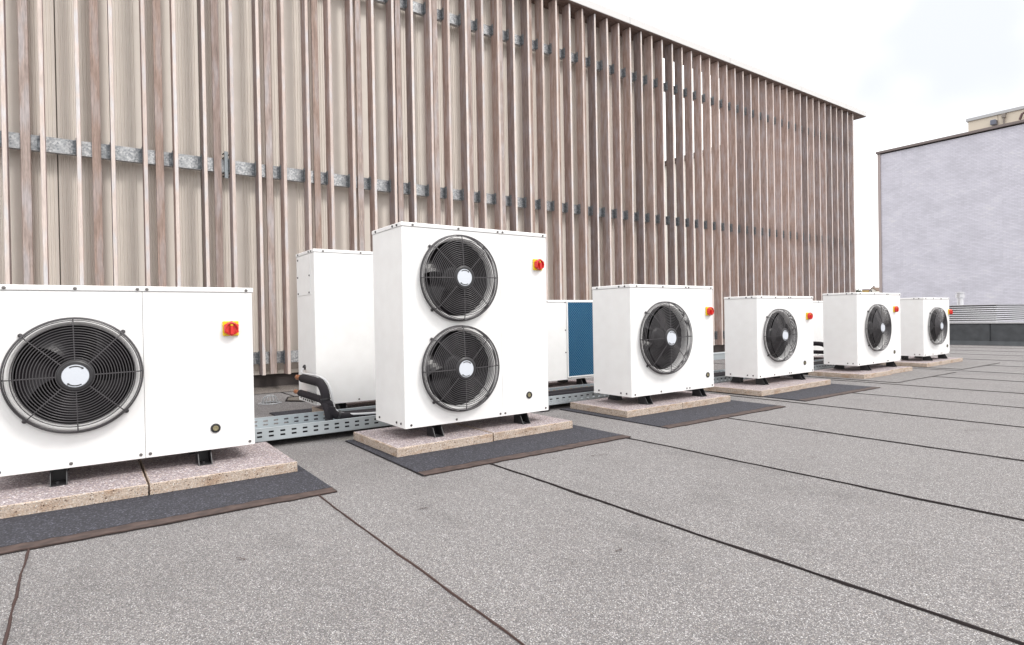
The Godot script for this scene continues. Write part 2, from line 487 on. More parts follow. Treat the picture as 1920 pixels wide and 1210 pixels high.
func build_roof() -> void:
	var roof := structure("roof")
	var xs := []
	var x := -0.2 - 1.15 * 8
	while x < -0.3:
		xs.append(x); x += 1.15
	xs.append_array(SEAMS)
	xs.append(18.1)
	var nz := noise(5, 0.55, 4)
	var nf := noise(6, 2.6, 3)
	var ns := noise(8, 0.35, 3)
	var z0 := -2.36
	var z1 := 13.0
	for i in xs.size() - 1:
		var b := MB.new()
		var a: float = xs[i]
		var c: float = xs[i + 1]
		var near := c > -0.6 and a < 9.0
		var step := 0.06 if near else 0.3
		var nx := int(ceil((c - a) / step))
		var nzs := int((z1 - z0) / step)
		var tone := rng.randf_range(0.96, 1.04)
		for j in nx + 1:
			for k in nzs + 1:
				var p := Vector3(lerpf(a, c, float(j) / nx), 0, lerpf(z0, z1, float(k) / nzs))
				p.y = nz.get_noise_2d(p.x * 0.8, p.z * 0.8) * 0.003
				b.v.append(p)
				b.n.append(Vector3.UP)
				b.t.append(Vector2(p.x, p.z))
				var s := tone + nz.get_noise_2d(p.x * 1.1 + 40.0, p.z * 0.7) * 0.13 + nf.get_noise_2d(p.x, p.z * 0.6) * 0.09
				# scuffed, dirt-holding patches
				var st := smoothstep(0.34, 0.5, nf.get_noise_2d(p.x * 0.9 + 77.0, p.z * 0.35))
				s *= 1.0 - 0.12 * st
				var cc := Color(s, s * 0.997, s * 0.997)
				# algae bloom beside the second pad and at the tray
				var dm := Vector2((p.x - 1.64) / 0.20, (p.z - 1.46) / 0.11).length()
				var al := clampf(1.0 - dm, 0.0, 1.0) * clampf(0.6 + nf.get_noise_2d(p.x * 4.0, p.z * 4.0), 0.0, 1.0)
				var dm2 := Vector2((p.x - 1.72) / 0.10, (p.z + 0.13) / 0.12).length()
				al = maxf(al, clampf(1.0 - dm2, 0.0, 1.0))
				cc = cc.lerp(Color(0.62, 0.58, 0.12), al * 0.8)
				# silt patches near wall and outlet, colour brightened to offset the shade there
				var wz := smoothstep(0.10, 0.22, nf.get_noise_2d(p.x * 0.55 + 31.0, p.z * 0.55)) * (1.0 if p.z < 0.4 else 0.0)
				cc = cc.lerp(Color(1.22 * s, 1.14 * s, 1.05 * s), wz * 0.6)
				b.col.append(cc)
		for j in nx:
			for k in nzs:
				var q := j * (nzs + 1) + k
				var w := q + nzs + 1
				b.ix.append_array(PackedInt32Array([q, w + 1, q + 1, q, w, w + 1]))
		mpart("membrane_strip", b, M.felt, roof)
	# bitumen bleeding out along the laps
	var wob := noise(15, 1.4, 3)
	var thk := noise(16, 5.0, 3)
	for i in range(1, xs.size() - 1):
		var b := MB.new()
		var sx: float = xs[i]
		var brown := i == 8 or i == 9
		var w0 := 0.0042 if brown else 0.0085
		var za := -2.3
		var zb := 12.8
		var st := 0.045
		var m := int((zb - za) / st)
		var prev := []
		for k in m + 1:
			var z := za + k * st
			var o := wob.get_noise_2d(sx * 7.0, z * 0.5) * 0.012 + thk.get_noise_2d(sx * 3.0, z) * 0.003
			var ww := w0 * (1.0 + 0.7 * thk.get_noise_2d(sx * 11.0 + 5.0, z * 1.1))
			ww = maxf(ww, 0.002)
			var cur := [Vector3(sx + o - ww, 0.002, z), Vector3(sx + o - ww * 0.4, 0.0062, z), Vector3(sx + o + ww * 0.4, 0.0058, z), Vector3(sx + o + ww, 0.002, z)]
			if k > 0:
				for e in 3:
					b.quad(prev[e + 1], prev[e], cur[e], cur[e + 1])
			prev = cur
		mpart("lap_seam", b, M.bitumen_brown if brown else M.bitumen, roof)
	# torn and scuffed spots where bitumen shows through the granules
	for q in [[2.62, 3.05, 0.13, 0.3], [2.35, 2.93, 0.05, 0.1], [4.65, 3.35, 0.10, 0.8], [4.3, 3.55, 0.06, 0.4], [1.25, 3.3, 0.05, 0.2], [3.55, 3.9, 0.07, 1.2], [6.1, 3.2, 0.12, 0.2], [0.45, 3.4, 0.05, 1.0], [5.2, 4.2, 0.08, 0.5], [1.6, 4.2, 0.04, 0.1]]:
		var b := MB.new()
		var c := Vector3(q[0], 0.0045, q[1])
		var dir := Vector3(cos(q[3]), 0, sin(q[3]))
		var nrm := Vector3(-dir.z, 0, dir.x)
		var L: float = q[2]
		var pa := c - dir * L * 0.5
		var prev_w := 0.001
		for i in 9:
			var nw := 0.001 + 0.007 * absf(thk.get_noise_2d(q[0] * 40.0 + i * 3.0, q[1] * 10.0))
			var pb := pa + dir * L / 9.0 + nrm * thk.get_noise_2d(i * 2.0, q[0] * 9.0) * 0.01
			b.quad(pa + nrm * prev_w, pb + nrm * nw, pb - nrm * nw, pa - nrm * prev_w)
			pa = pb
			prev_w = nw
		mpart("scuff", b, M.bitumen_brown, roof)
	# fillet where the felt turns up at the wall
	var fb := MB.new()
	fb.quad(Vector3(-9.4, 0.006, -1.95), Vector3(18.0, 0.006, -1.95), Vector3(18.0, 0.055, -2.36), Vector3(-9.4, 0.055, -2.36))
	fb.col.resize(4)
	fb.col.fill(Color(0.95, 0.88, 0.80))
	mpart("wall_fillet", fb, M.felt, roof)

func wood_slat_mesh(w: float, d: float, y0: float, y1: float, uvo: Vector2, front: Material, side: Material) -> ArrayMesh:
	# front edge (weathered) is its own surface
	var ch := 0.003
	var f := MB.new()
	f.uvo = uvo
	f.quad(Vector3(-w / 2 + ch, y0, 0), Vector3(w / 2 - ch, y0, 0), Vector3(w / 2 - ch, y1, 0), Vector3(-w / 2 + ch, y1, 0))
	var s := MB.new()
	s.uvo = uvo
	s.quad(Vector3(-w / 2, y0, -ch), Vector3(-w / 2 + ch, y0, 0), Vector3(-w / 2 + ch, y1, 0), Vector3(-w / 2, y1, -ch))
	s.quad(Vector3(w / 2 - ch, y0, 0), Vector3(w / 2, y0, -ch), Vector3(w / 2, y1, -ch), Vector3(w / 2 - ch, y1, 0))
	s.quad(Vector3(-w / 2, y0, -d), Vector3(-w / 2, y0, -ch), Vector3(-w / 2, y1, -ch), Vector3(-w / 2, y1, -d))
	s.quad(Vector3(w / 2, y0, -ch), Vector3(w / 2, y0, -d), Vector3(w / 2, y1, -d), Vector3(w / 2, y1, -ch))
	s.quad(Vector3(w / 2, y0, -d), Vector3(-w / 2, y0, -d), Vector3(-w / 2, y1, -d), Vector3(w / 2, y1, -d))
	s.quad(Vector3(-w / 2, y0, -d), Vector3(w / 2, y0, -d), Vector3(w / 2, y0, 0), Vector3(-w / 2, y0, 0))
	s.quad(Vector3(-w / 2, y1, 0), Vector3(w / 2, y1, 0), Vector3(w / 2, y1, -d), Vector3(-w / 2, y1, -d))
	var m := f.commit()
	s.commit(m)
	m.surface_set_material(0, front)
	m.surface_set_material(1, side)
	return m

func build_facade() -> void:
	var t := thing("slatted_building", "tall plant building clad in weathered vertical timber slats over beige ribbed panels", "building", Vector3(0, 0, -2.36))
	var zo := 2.36
	var YT := 6.282
	# ribbed metal wall panels
	var edges := [-4.4, -3.0, -1.6, -0.22, 1.17, 2.5, 3.85, 5.2, 6.55, 7.9, 9.28, 9.66]
	for i in edges.size() - 1:
		var b := MB.new()
		var xa: float = edges[i] + 0.0025
		var xb: float = edges[i + 1] - 0.0025
		var pts := [Vector2(xa, -0.03), Vector2(xa + 0.004, 0.0)]
		var x := xa + 0.03
		var run := 0
		while x < xb - 0.05:
			# ribbed field, then a flat, in turn
			var ribs := 8 if run % 3 != 2 else 4
			for r in ribs:
				if x > xb - 0.05: break
				pts.append(Vector2(x, 0.0)); pts.append(Vector2(x + 0.004, -0.007)); pts.append(Vector2(x + 0.014, -0.007)); pts.append(Vector2(x + 0.018, 0.0))
				x += 0.034
			x += 0.16 if run % 2 == 0 else 0.09
			run += 1
		pts.append(Vector2(xb - 0.004, 0.0)); pts.append(Vector2(xb, -0.03))
		for k in pts.size() - 1:
			var p: Vector2 = pts[k]
			var q: Vector2 = pts[k + 1]
			b.quad(Vector3(p.x, 0.26, zo - 2.3 + p.y), Vector3(q.x, 0.26, zo - 2.3 + q.y), Vector3(q.x, YT, zo - 2.3 + q.y), Vector3(p.x, YT, zo - 2.3 + p.y))
		mpart("wall_panel", b, M.panel, t)
	bpart("wall_core", Vector3(-4.4, 0.0, -6.0), Vector3(9.63, 6.15, 0.02), M.plinth, t)
	bpart("base_upstand", Vector3(-4.4, 0.0, 0.022), Vector3(17.25, 0.205, 0.05), M.plinth, t)
	bpart("drip_flashing", Vector3(-4.4, 0.212, 0.022), Vector3(9.66, 0.262, 0.10), M.flashing, t, 0.003)
	bpart("end_wall", Vector3(9.63, 0.0, -6.0), Vector3(9.68, 6.15, 0.05), M.panel, t)
	# rails
	var rails := [[0.358, 0.508], [2.712, 2.872], [5.402, 5.556]]
	for r in rails:
		var rb := MB.new()
		# channel section, open to the wall
		var za := zo - 2.19
		var zb := zo - 2.13
		rb.box(Vector3(-4.4, r[0], zb - 0.005), Vector3(17.2, r[1], zb), 0.0015)
		rb.box(Vector3(-4.4, r[0], za), Vector3(17.2, r[0] + 0.005, zb - 0.006))
		rb.box(Vector3(-4.4, r[1] - 0.005, za), Vector3(17.2, r[1], zb - 0.006))
		mpart("rail", rb, M.galv, t)
	# slats on edge
	var variants := []
	for i in 14:
		variants.append(wood_slat_mesh(0.040, 0.18, 0.0, YT - 0.232, Vector2(rng.randf() * 5.0, rng.randf() * 6.0), M.bleached[i % 3], M.wood[i % 7]))
	var boards := []
	for i in 8:
		boards.append(wood_slat_mesh(0.082, 0.028, 0.0, YT - 0.232, Vector2(rng.randf() * 5.0, rng.randf() * 6.0), M.board[i % 4], M.board[(i + 1) % 4]))
	var bk := MB.new()
	bk.box(Vector3(-0.006, -0.088, 0.0), Vector3(0, 0.088, 0.072), 0.001)
	bk.box(Vector3(-0.034, -0.07, 0.0), Vector3(-0.0065, 0.07, 0.005))
	for s in [-1, 1]:
		bk.lathe(Vector3(-0.006, s * 0.06, 0.045), [[0.011, 0.0], [0.011, -0.009], [0.0, -0.009]], 6, 0)
		bk.lathe(Vector3(-0.02, s * 0.045, 0.005), [[0.010, 0.0], [0.010, 0.009], [0.0, 0.009]], 6, 2)
	var bracket := bk.commit()
	for k in range(-11, 59):
		var x := -0.33 + 0.3 * k
		if x < -3.5: continue
		var vi := (k * 5 + rng.randi() % 3 + 28) % 14
		var o := part("slat", variants[vi], null, t)
		o.position = Vector3(x, 0.228 + rng.randf_range(-0.004, 0.002), zo - 1.95 + rng.randf_range(-0.002, 0.002))
		o.rotation.y = rng.randf_range(-0.012, 0.012)
		for r in rails:
			var q := part("bracket", bracket, M.galv_plate, t)
			q.position = Vector3(x - 0.0215, (r[0] + r[1]) / 2, zo - 2.129)
		if absi(k) % 2 == 1 and x < 9.4:
			var w := part("face_board", boards[(k * 3 + rng.randi() % 3 + 48) % 8], null, t)
			w.position = Vector3(x + 0.15 + rng.randf_range(-0.006, 0.006), 0.228 + rng.randf_range(-0.006, 0.004), zo - 2.1)
	# rail splice near the third bay
	var sb := MB.new()
	sb.box(Vector3(1.398, 2.64, zo - 2.125), Vector3(1.440, 2.965, zo - 2.10), 0.003)
	mpart("splice_plate", sb, M.tray, t)
	var sbolt := MB.new()
	sbolt.lathe(Vector3.ZERO, [[0.010, -0.03], [0.010, 0.012], [0.0, 0.012]], 6, 2)
	var sbm := sbolt.commit()
	for yy in [2.66, 2.70, 2.88, 2.93]:
		for xx in [1.386, 1.452]:
			var o := part("bolt", sbm, M.black_metal, t)
			o.position = Vector3(xx, yy, zo - 2.098)
	# cap: pale fascia in lengths over a brown soffit
	var caps := [-4.4, -1.0, 2.1, 5.2, 8.3, 11.4, 14.3, 16.55, 17.72]
	for i in caps.size() - 1:
		bpart("fascia", Vector3(caps[i] + 0.003, 6.300, zo - 1.895), Vector3(caps[i + 1] - (0.003 if i < caps.size() - 2 else 0.0), 6.430, zo - 1.88), M.fascia, t, 0.002)
	bpart("cap_sheet", Vector3(-4.4, 6.405, zo - 2.5), Vector3(17.70, 6.425, zo - 1.897), M.fascia, t)
	bpart("soffit_board", Vector3(-4.4, 6.287, zo - 2.5), Vector3(17.70, 6.309, zo - 1.898), M.soffit, t)
	# return of the screen at the far corner
	bpart("corner_post", Vector3(17.40, 0.2, zo - 2.16), Vector3(17.45, 6.285, zo - 2.11), M.upstand, t)
	for r in rails:
		bpart("rail", Vector3(17.2, r[0], zo - 10.5), Vector3(17.26, r[1], zo - 3.2), M.galv, t)
	bpart("return_panel", Vector3(17.15, 0.0, zo - 10.5), Vector3(17.19, 6.28, zo - 3.2), mat(lin(0.80, 0.75, 0.68), 0.5), t)
	for k in range(3, 27):
		var o := part("slat", variants[(k * 3 + 2) % 14], null, t)
		o.rotation.y = PI / 2
		o.position = Vector3(17.44, 0.228, zo - 2.45 - 0.3 * k)
	bpart("fascia", Vector3(17.702, 6.300, zo - 10.6), Vector3(17.717, 6.430, zo - 1.897), M.fascia, t)
	bpart("cap_sheet", Vector3(16.95, 6.405, zo - 10.6), Vector3(17.70, 6.425, zo - 2.502), M.fascia, t)
	bpart("soffit_board", Vector3(16.95, 6.287, zo - 10.6), Vector3(17.70, 6.309, zo - 2.502), M.soffit, t)

func build_parapet() -> void:
	var p := thing("parapet_wall", "low dark felt covered upstand closing the far end of the roof", "parapet", Vector3(18.1, 0, 0))
	var b := MB.new()
	for s in [[-2.3, 0.72], [0.726, 13.0]]:
		b.box(Vector3(0.0, -0.2, s[0]), Vector3(0.3, 0.53, s[1]), 0.02)
	mpart("upstand", b, M.upstand, p)
	var fl := MB.new()
	fl.quad(Vector3(-0.10, 0.004, 13.0), Vector3(0.0, 0.004 + 0.10, 13.0), Vector3(0.0, 0.104, -2.3), Vector3(-0.10, 0.004, -2.3))
	mpart("fillet", fl, M.upstand, p)
	bpart("coping", Vector3(-0.02, 0.531, -2.3), Vector3(0.55, 0.565, 13.0), mat(lin(0.36, 0.36, 0.37), 0.5), p, 0.006)
	# louvred plant housing
	var l := thing("louvre_housing", "long low metal housing with horizontal louvre blades behind the dark upstand", "louvre vent", Vector3(18.62, 0.566, 0.72))
	bpart("core", Vector3(0.06, 0.0, -2.6), Vector3(9.0, 0.43, -0.06), M.louvre_dark, l)
	bpart("top_sheet", Vector3(-0.01, 0.431, -2.65), Vector3(9.05, 0.447, 0.01), M.louvre, l, 0.003)
	var nb := 8
	for i in nb:
		var y := 0.008 + i * 0.053
		for side in 2:
			var m := MB.new()
			if side == 0:
				m.quad(Vector3(0.0, y, -2.6), Vector3(0.0, y, 0.0), Vector3(0.02, y + 0.03, -0.02), Vector3(0.02, y + 0.03, -2.6))
				m.quad(Vector3(0.0, y, 0.0), Vector3(0.0, y, -2.6), Vector3(0.055, y - 0.002, -2.6), Vector3(0.055, y - 0.002, -0.05))
			else:
				m.quad(Vector3(0.0, y, 0.0), Vector3(9.0, y, 0.0), Vector3(9.0, y + 0.034, -0.02), Vector3(0.02, y + 0.034, -0.02))
				m.quad(Vector3(9.0, y, 0.0), Vector3(0.0, y, 0.0), Vector3(0.055, y - 0.002, -0.05), Vector3(9.0, y - 0.002, -0.05))
			mpart("louvre_blade", m, M.louvre, l)
	var f := thing("flue_pipe", "short pale metal flue with a wider cowl above the louvred housing", "flue", Vector3(19.5, 1.014, -0.315))
	var fb := MB.new()
	fb.lathe(Vector3.ZERO, [[0.075, 0.0], [0.075, 0.2]], 20, 1)
	mpart("pipe", fb, M.louvre, f)
	var fc := MB.new()
	fc.lathe(Vector3.ZERO, [[0.076, 0.19], [0.105, 0.21], [0.105, 0.30], [0.085, 0.31], [0.085, 0.335], [0.11, 0.34], [0.11, 0.355], [0.0, 0.37]], 20, 1)
	mpart("cowl", fc, M.louvre, f)

func brick_tex() -> ImageTexture:
	var w := 512
	var h := 512
	var d := PackedByteArray()
	d.resize(w * h * 3)
	var f := noise(91, 0.02, 4)
	var r := RandomNumberGenerator.new()
	r.seed = 9
	var tone := {}
	for y in h:
		var row := y / 8
		for x in w:
			var bx := (x + (row % 2) * 13) / 26
			var key := row * 1000 + bx
			if not tone.has(key): tone[key] = r.randf_range(0.95, 1.0)
			var s: float = tone[key]
			if y % 8 < 2: s *= 0.86
			elif (x + (row % 2) * 13) % 26 == 0: s *= 0.88
			s *= 1.0 + f.get_noise_2d(x * 0.25, y * 0.4) * 0.05
			var k := (y * w + x) * 3
			d[k] = int(clampf(s * 0.97, 0, 1) * 255); d[k + 1] = int(clampf(s * 0.965, 0, 1) * 255); d[k + 2] = int(clampf(s, 0, 1) * 255)
	return img_tex(w, h, d)

func build_far() -> void:
	# pale brick block
	var a := thing("brick_building", "large windowless pale grey brick building with dark brown roof edge", "building", Vector3(40, -9, -10.75))
	var bm := tri_mat(lin(0.66, 0.65, 0.672), brick_tex(), 1.0 / 4.8, 0.9)
	bpart("wall", Vector3(0, 0, 0), Vector3(24, 19.55, 34), bm, a)
	bpart("corner_strip", Vector3(-0.05, 0, -0.16), Vector3(24, 19.6, -0.004), mat(lin(0.36, 0.30, 0.29), 0.8), a)
	bpart("coping", Vector3(-0.14, 19.62, -0.22), Vector3(24.1, 19.75, 34.1), mat(lin(0.17, 0.135, 0.13), 0.6), a)
	# cream clad block behind
	var c := thing("cream_building", "cream panelled building top rising behind the grey brick block", "building", Vector3(60, -9, -12.3))
	var cm := mat(lin(0.60, 0.53, 0.44), 0.7)
	for i in 9:
		bpart("facade_panel", Vector3(0, 0, 0.02 + i * 2.0), Vector3(0.4, 25.55, 1.99 + i * 2.0), cm, c)
	bpart("core", Vector3(0.41, 0, 0.05), Vector3(20, 25.5, 17.9), cm, c)
	bpart("roof_trim", Vector3(-0.12, 25.56, -0.1), Vector3(20.1, 25.79, 18.1), mat(lin(0.42, 0.42, 0.43), 0.5), c)
	bpart("wall_light", Vector3(-0.5, 24.75, 1.62), Vector3(-0.004, 25.15, 1.98), mat(lin(0.12, 0.13, 0.17), 0.4), c, 0.03)
	var dp := MB.new()
	dp.tube([Vector3(-0.12, 15.0, 2.42), Vector3(-0.12, 25.3, 2.42)], 0.06, 8)
	dp.box(Vector3(-0.25, 25.2, 2.3), Vector3(-0.004, 25.52, 2.54))
	mpart("downpipe", dp, mat(lin(0.22, 0.19, 0.17), 0.6), c)
	var cr := MB.new()
	cr.tube([Vector3(-0.3, 24.7, 3.45), Vector3(-0.35, 25.1, 3.6), Vector3(-0.35, 25.25, 3.85), Vector3(-0.35, 25.05, 4.1)], 0.09, 6)
	mpart("wall_bracket", cr, mat(lin(0.12, 0.07, 0.07), 0.6), c)
	# distant roofs and a tree in the gap
	var h1 := thing("distant_house", "tiny ochre house with low grey roof in the gap by the brick block", "house", Vector3(200, -9, -82.8), "distant houses")
	bpart("wall", Vector3(0, 0, 0), Vector3(8, 16.75, 1.9), mat(lin(0.52, 0.36, 0.15), 0.8), h1)
	bpart("annexe_wall", Vector3(0.3, 0, 1.91), Vector3(7, 16.7, 2.9), mat(lin(0.40, 0.36, 0.38), 0.8), h1)
	bpart("roof", Vector3(-0.2, 16.76, -0.1), Vector3(8.2, 17.25, 2.1), mat(lin(0.42, 0.38, 0.40), 0.8), h1, 0.2)
	var h2 := thing("distant_house", "tiny white gabled house beside the brick block corner", "house", Vector3(196, -9, -78.75), "distant houses")
	var hb := MB.new()
	hb.box(Vector3(0, 0, 0), Vector3(8, 16.3, 1.9))
	hb.tri(Vector3(0, 16.3, 0), Vector3(0, 16.3, 1.9), Vector3(0, 17.3, 0.7))
	mpart("wall", hb, mat(lin(0.72, 0.68, 0.62), 0.8), h2)
	var hr := MB.new()
	hr.box(Vector3(-0.2, -0.05, 0.0), Vector3(8.2, 0.12, 1.75))
	var rf := mpart("roof", hr, mat(lin(0.13, 0.085, 0.06), 0.8), h2)
	rf.position = Vector3(0, 17.36, 0.62)
	rf.rotation.x = 0.70
	var hl := MB.new()
	hl.box(Vector3(-0.2, -0.05, -1.3), Vector3(8.2, 0.12, 0.0))
	var rf2 := mpart("roof", hl, mat(lin(0.13, 0.085, 0.06), 0.8), h2)
	rf2.position = Vector3(0, 17.36, 0.72)
	rf2.rotation.x = -0.95
	bpart("chimney", Vector3(1.0, 17.2, 0.5), Vector3(1.5, 18.0, 0.8), mat(lin(0.2, 0.16, 0.14), 0.8), h2)
	bpart("window", Vector3(-0.06, 16.0, 0.25), Vector3(-0.004, 16.5, 0.6), mat(lin(0.04, 0.04, 0.05), 0.3), h2)
	var tr := thing("tree", "small dark green tree top far off beside the slatted building", "tree", Vector3(198, -9, -83.4))
	var tk := MB.new()
	tk.tube([Vector3(0, 0, 0), Vector3(0.1, 8, 0.1), Vector3(0, 15.5, 0)], 0.25, 7)
	mpart("trunk", tk, mat(lin(0.08, 0.06, 0.05), 0.9), tr)
	var cm2 := MB.new()
	var r := RandomNumberGenerator.new()
	r.seed = 4
	for i in 2600:
		var d := Vector3(r.randfn(), r.randfn() * 0.6, r.randfn() * 0.8) * 0.7
		var p := Vector3(0, 16.1, 0) + d.limit_length(1.3)
		var u := Vector3(r.randfn(), r.randfn(), r.randfn()).normalized() * 0.16
		var w := Vector3(r.randfn(), r.randfn(), r.randfn()).normalized() * 0.16
		cm2.tri(p, p + u, p + w)
	mpart("crown", cm2, mat(lin(0.06, 0.065, 0.035), 0.8), tr)

# ---------------------------------------------------------------- condensing units
func panel_with_holes(x0: float, x1: float, y0: float, y1: float, holes: Array) -> MB:
	var b := MB.new()
	var ys := [y0]
	for i in range(1, holes.size()):
		ys.append((holes[i - 1][1] + holes[i][1]) / 2.0)
	ys.append(y1)
	for i in maxi(holes.size(), 1):
		var ya: float = ys[i]
		var yb: float = ys[i + 1]
		if holes.is_empty():
			b.quad(Vector3(x0, ya, 0), Vector3(x1, ya, 0), Vector3(x1, yb, 0), Vector3(x0, yb, 0))
			continue
		var c := Vector2(holes[i][0], holes[i][1])
		var r: float = holes[i][2]
		var an := []
		for k in 72: an.append(TAU * k / 72.0)
		for q in [Vector2(x0, ya), Vector2(x1, ya), Vector2(x1, yb), Vector2(x0, yb)]:
			an.append(fposmod((q - c).angle(), TAU))
		an.sort()
		for k in an.size():
			var a0: float = an[k]
			var a1: float = an[(k + 1) % an.size()]
			var pp := []
			for a in [a0, a1]:
				var d := Vector2(cos(a), sin(a))
				var tx := INF
				if d.x > 1e-6: tx = (x1 - c.x) / d.x
				elif d.x < -1e-6: tx = (x0 - c.x) / d.x
				var ty := INF
				if d.y > 1e-6: ty = (yb - c.y) / d.y
				elif d.y < -1e-6: ty = (ya - c.y) / d.y
				var o := c + d * minf(tx, ty)
				pp.append([Vector3(c.x + d.x * r, c.y + d.y * r, 0), Vector3(o.x, o.y, 0)])
			b.squad([pp[0][0], pp[0][1], pp[1][1], pp[1][0]], [Vector3.BACK, Vector3.BACK, Vector3.BACK, Vector3.BACK])
	# folded edges
	var e := 0.004
	var d2 := 0.014
	for s in [[Vector3(x0, y0, 0), Vector3(x0, y1, 0), Vector3(-1, 0, 0)], [Vector3(x1, y1, 0), Vector3(x1, y0, 0), Vector3(1, 0, 0)],
			[Vector3(x0, y1, 0), Vector3(x1, y1, 0), Vector3(0, 1, 0)], [Vector3(x1, y0, 0), Vector3(x0, y0, 0), Vector3(0, -1, 0)]]:
		var oa: Vector3 = s[0]
		var ob: Vector3 = s[1]
		var nn: Vector3 = s[2]
		var f := Vector3(0, 0, -e)
		var mid := (nn + Vector3.BACK).normalized()
		b.squad([oa, ob, ob + f + nn * e * 0.4, oa + f + nn * e * 0.4], [Vector3.BACK, Vector3.BACK, mid, mid])
		b.quad(oa + f + nn * e * 0.4, ob + f + nn * e * 0.4, ob + Vector3(0, 0, -d2) + nn * e * 0.4, oa + Vector3(0, 0, -d2) + nn * e * 0.4)
	return b

func cached(key: String, maker: Callable) -> ArrayMesh:
	if not mesh_cache.has(key):
		mesh_cache[key] = maker.call()
	return mesh_cache[key]

# radii in units of the guard radius 0.30; the whole guard is scaled
func make_fan(parent: Node3D, cx: float, cy: float, R: float, turn: float) -> void:
	var s := R / 0.30
	var q := Vector3(s, s, 1.0)
	# bell mouth
	var bm := part("bell_mouth", cached("bell", func():
		var b := MB.new()
		b.lathe(Vector3.ZERO, [[0.292, 0.001], [0.288, 0.018], [0.280, 0.021], [0.271, 0.010], [0.266, -0.006], [0.264, -0.030]], 72)
		return b.commit()), M.white_inner, parent)
	bm.position = Vector3(cx, cy, 0)
	bm.scale = q
	var hs := part("fan_housing", cached("housing", func():
		var b := MB.new()
		b.lathe(Vector3.ZERO, [[0.264, -0.030], [0.262, -0.22], [0.0, -0.22]], 48)
		return b.commit()), M.cavity, parent)
	hs.position = Vector3(cx, cy, 0)
	hs.scale = q
	# impeller
	var im := part("impeller", cached("hub", func():
		var b := MB.new()
		b.lathe(Vector3.ZERO, [[0.085, -0.19], [0.085, -0.07], [0.07, -0.058], [0.0, -0.058]], 28)
		return b.commit()), M.black_metal, parent)
	im.position = Vector3(cx, cy, 0)
	im.rotation.z = turn
	im.scale = q
	var blade := cached("blade", func():
		var b := MB.new()
		var rows := []
		for i in 9:
			var u := i / 8.0
			var r := lerpf(0.08, 0.25, u)
			var row := []
			for j in 7:
				var w := j / 6.0
				var half := lerpf(0.42, 0.50, sin(u * PI * 0.75))
				var a := (w - 0.5) * 2.0 * half + u * u * 0.35
				var z := -0.125 + (w - 0.5) * 0.11 * lerpf(1.0, 0.75, u) + 0.012 * sin(w * PI)
				row.append(Vector3(cos(a) * r, sin(a) * r, z))
			rows.append(row)
		for i in 8:
			for j in 6:
				b.quad(rows[i][j], rows[i + 1][j], rows[i + 1][j + 1], rows[i][j + 1])
				var o := Vector3(0, 0, -0.003)
				b.quad(rows[i][j] + o, rows[i][j + 1] + o, rows[i + 1][j + 1] + o, rows[i + 1][j] + o)
		return b.commit())
	for k in 5:
		var bl := part("blade", blade, M.blade, im)
		bl.rotation.z = TAU * k / 5.0
	# guard
	var gd := part("fan_guard", cached("base_ring", func():
		var b := MB.new()
		b.ring(Vector3(0, 0, 0.012), 0.30, 0.004, 72, 6)
		return b.commit()), M.wire, parent)
	gd.position = Vector3(cx, cy, 0)
	gd.scale = q
	for pr in [[0.3005, 0.026], [0.300, 0.040], [0.298, 0.053], [0.294, 0.066], [0.286, 0.0755]]:
		part("ring", cached("ring%s" % pr[0], func():
			var b := MB.new()
			b.ring(Vector3(0, 0, pr[1]), pr[0], 0.0026, 72, 5)
			return b.commit()), M.wire, gd)
	var nr := 15
	for i in nr:
		var r := lerpf(0.082, 0.262, i / float(nr - 1))
		part("ring", cached("ringf%d" % i, func():
			var b := MB.new()
			b.ring(Vector3(0, 0, 0.082 + 0.008 * (1.0 - r / 0.27)), r, 0.0026, 64, 5)
			return b.commit()), M.wire, gd)
	var spoke := cached("spoke", func():
		var b := MB.new()
		b.tube([Vector3(0.07, 0, 0.0855), Vector3(0.16, 0, 0.083), Vector3(0.262, 0, 0.078), Vector3(0.280, 0, 0.074), Vector3(0.290, 0, 0.064), Vector3(0.2955, 0, 0.04), Vector3(0.2965, 0, 0.012)], 0.0032, 6)
		return b.commit())
	var spoke_eye := cached("spoke_eye", func():
		var b := MB.new()
		b.tube([Vector3(0.07, 0, 0.0855), Vector3(0.16, 0, 0.083), Vector3(0.262, 0, 0.078), Vector3(0.280, 0, 0.074), Vector3(0.290, 0, 0.064), Vector3(0.2955, 0, 0.04), Vector3(0.2965, 0, 0.012)], 0.0032, 6)
		var pts := []
		for i in 14:
			var a := TAU * i / 14.0
			pts.append(Vector3(0.307 + cos(a) * 0.008, sin(a) * 0.008, 0.007))
		b.tube(pts, 0.0035, 5, true)
		b.lathe(Vector3(0.307, 0, 0.0), [[0.006, 0.0], [0.006, 0.010], [0.0, 0.012]], 10)
		return b.commit())
	for k in 8:
		var sp := part("spoke", spoke_eye if k % 2 == 1 else spoke, M.wire, gd)
		sp.rotation.z = TAU * k / 8.0 + 0.02
	part("badge_rim", cached("badge_rim", func():
		var b := MB.new()
		b.lathe(Vector3.ZERO, [[0.079, 0.080], [0.079, 0.090], [0.072, 0.094], [0.060, 0.0945], [0.0595, 0.092]], 40)
		return b.commit()), M.black_metal, gd)
	part("badge", cached("badge", func():
		var b := MB.new()
		b.lathe(Vector3.ZERO, [[0.0595, 0.0905], [0.057, 0.0940], [0.0, 0.0945]], 40)
		return b.commit()), M.badge, gd)
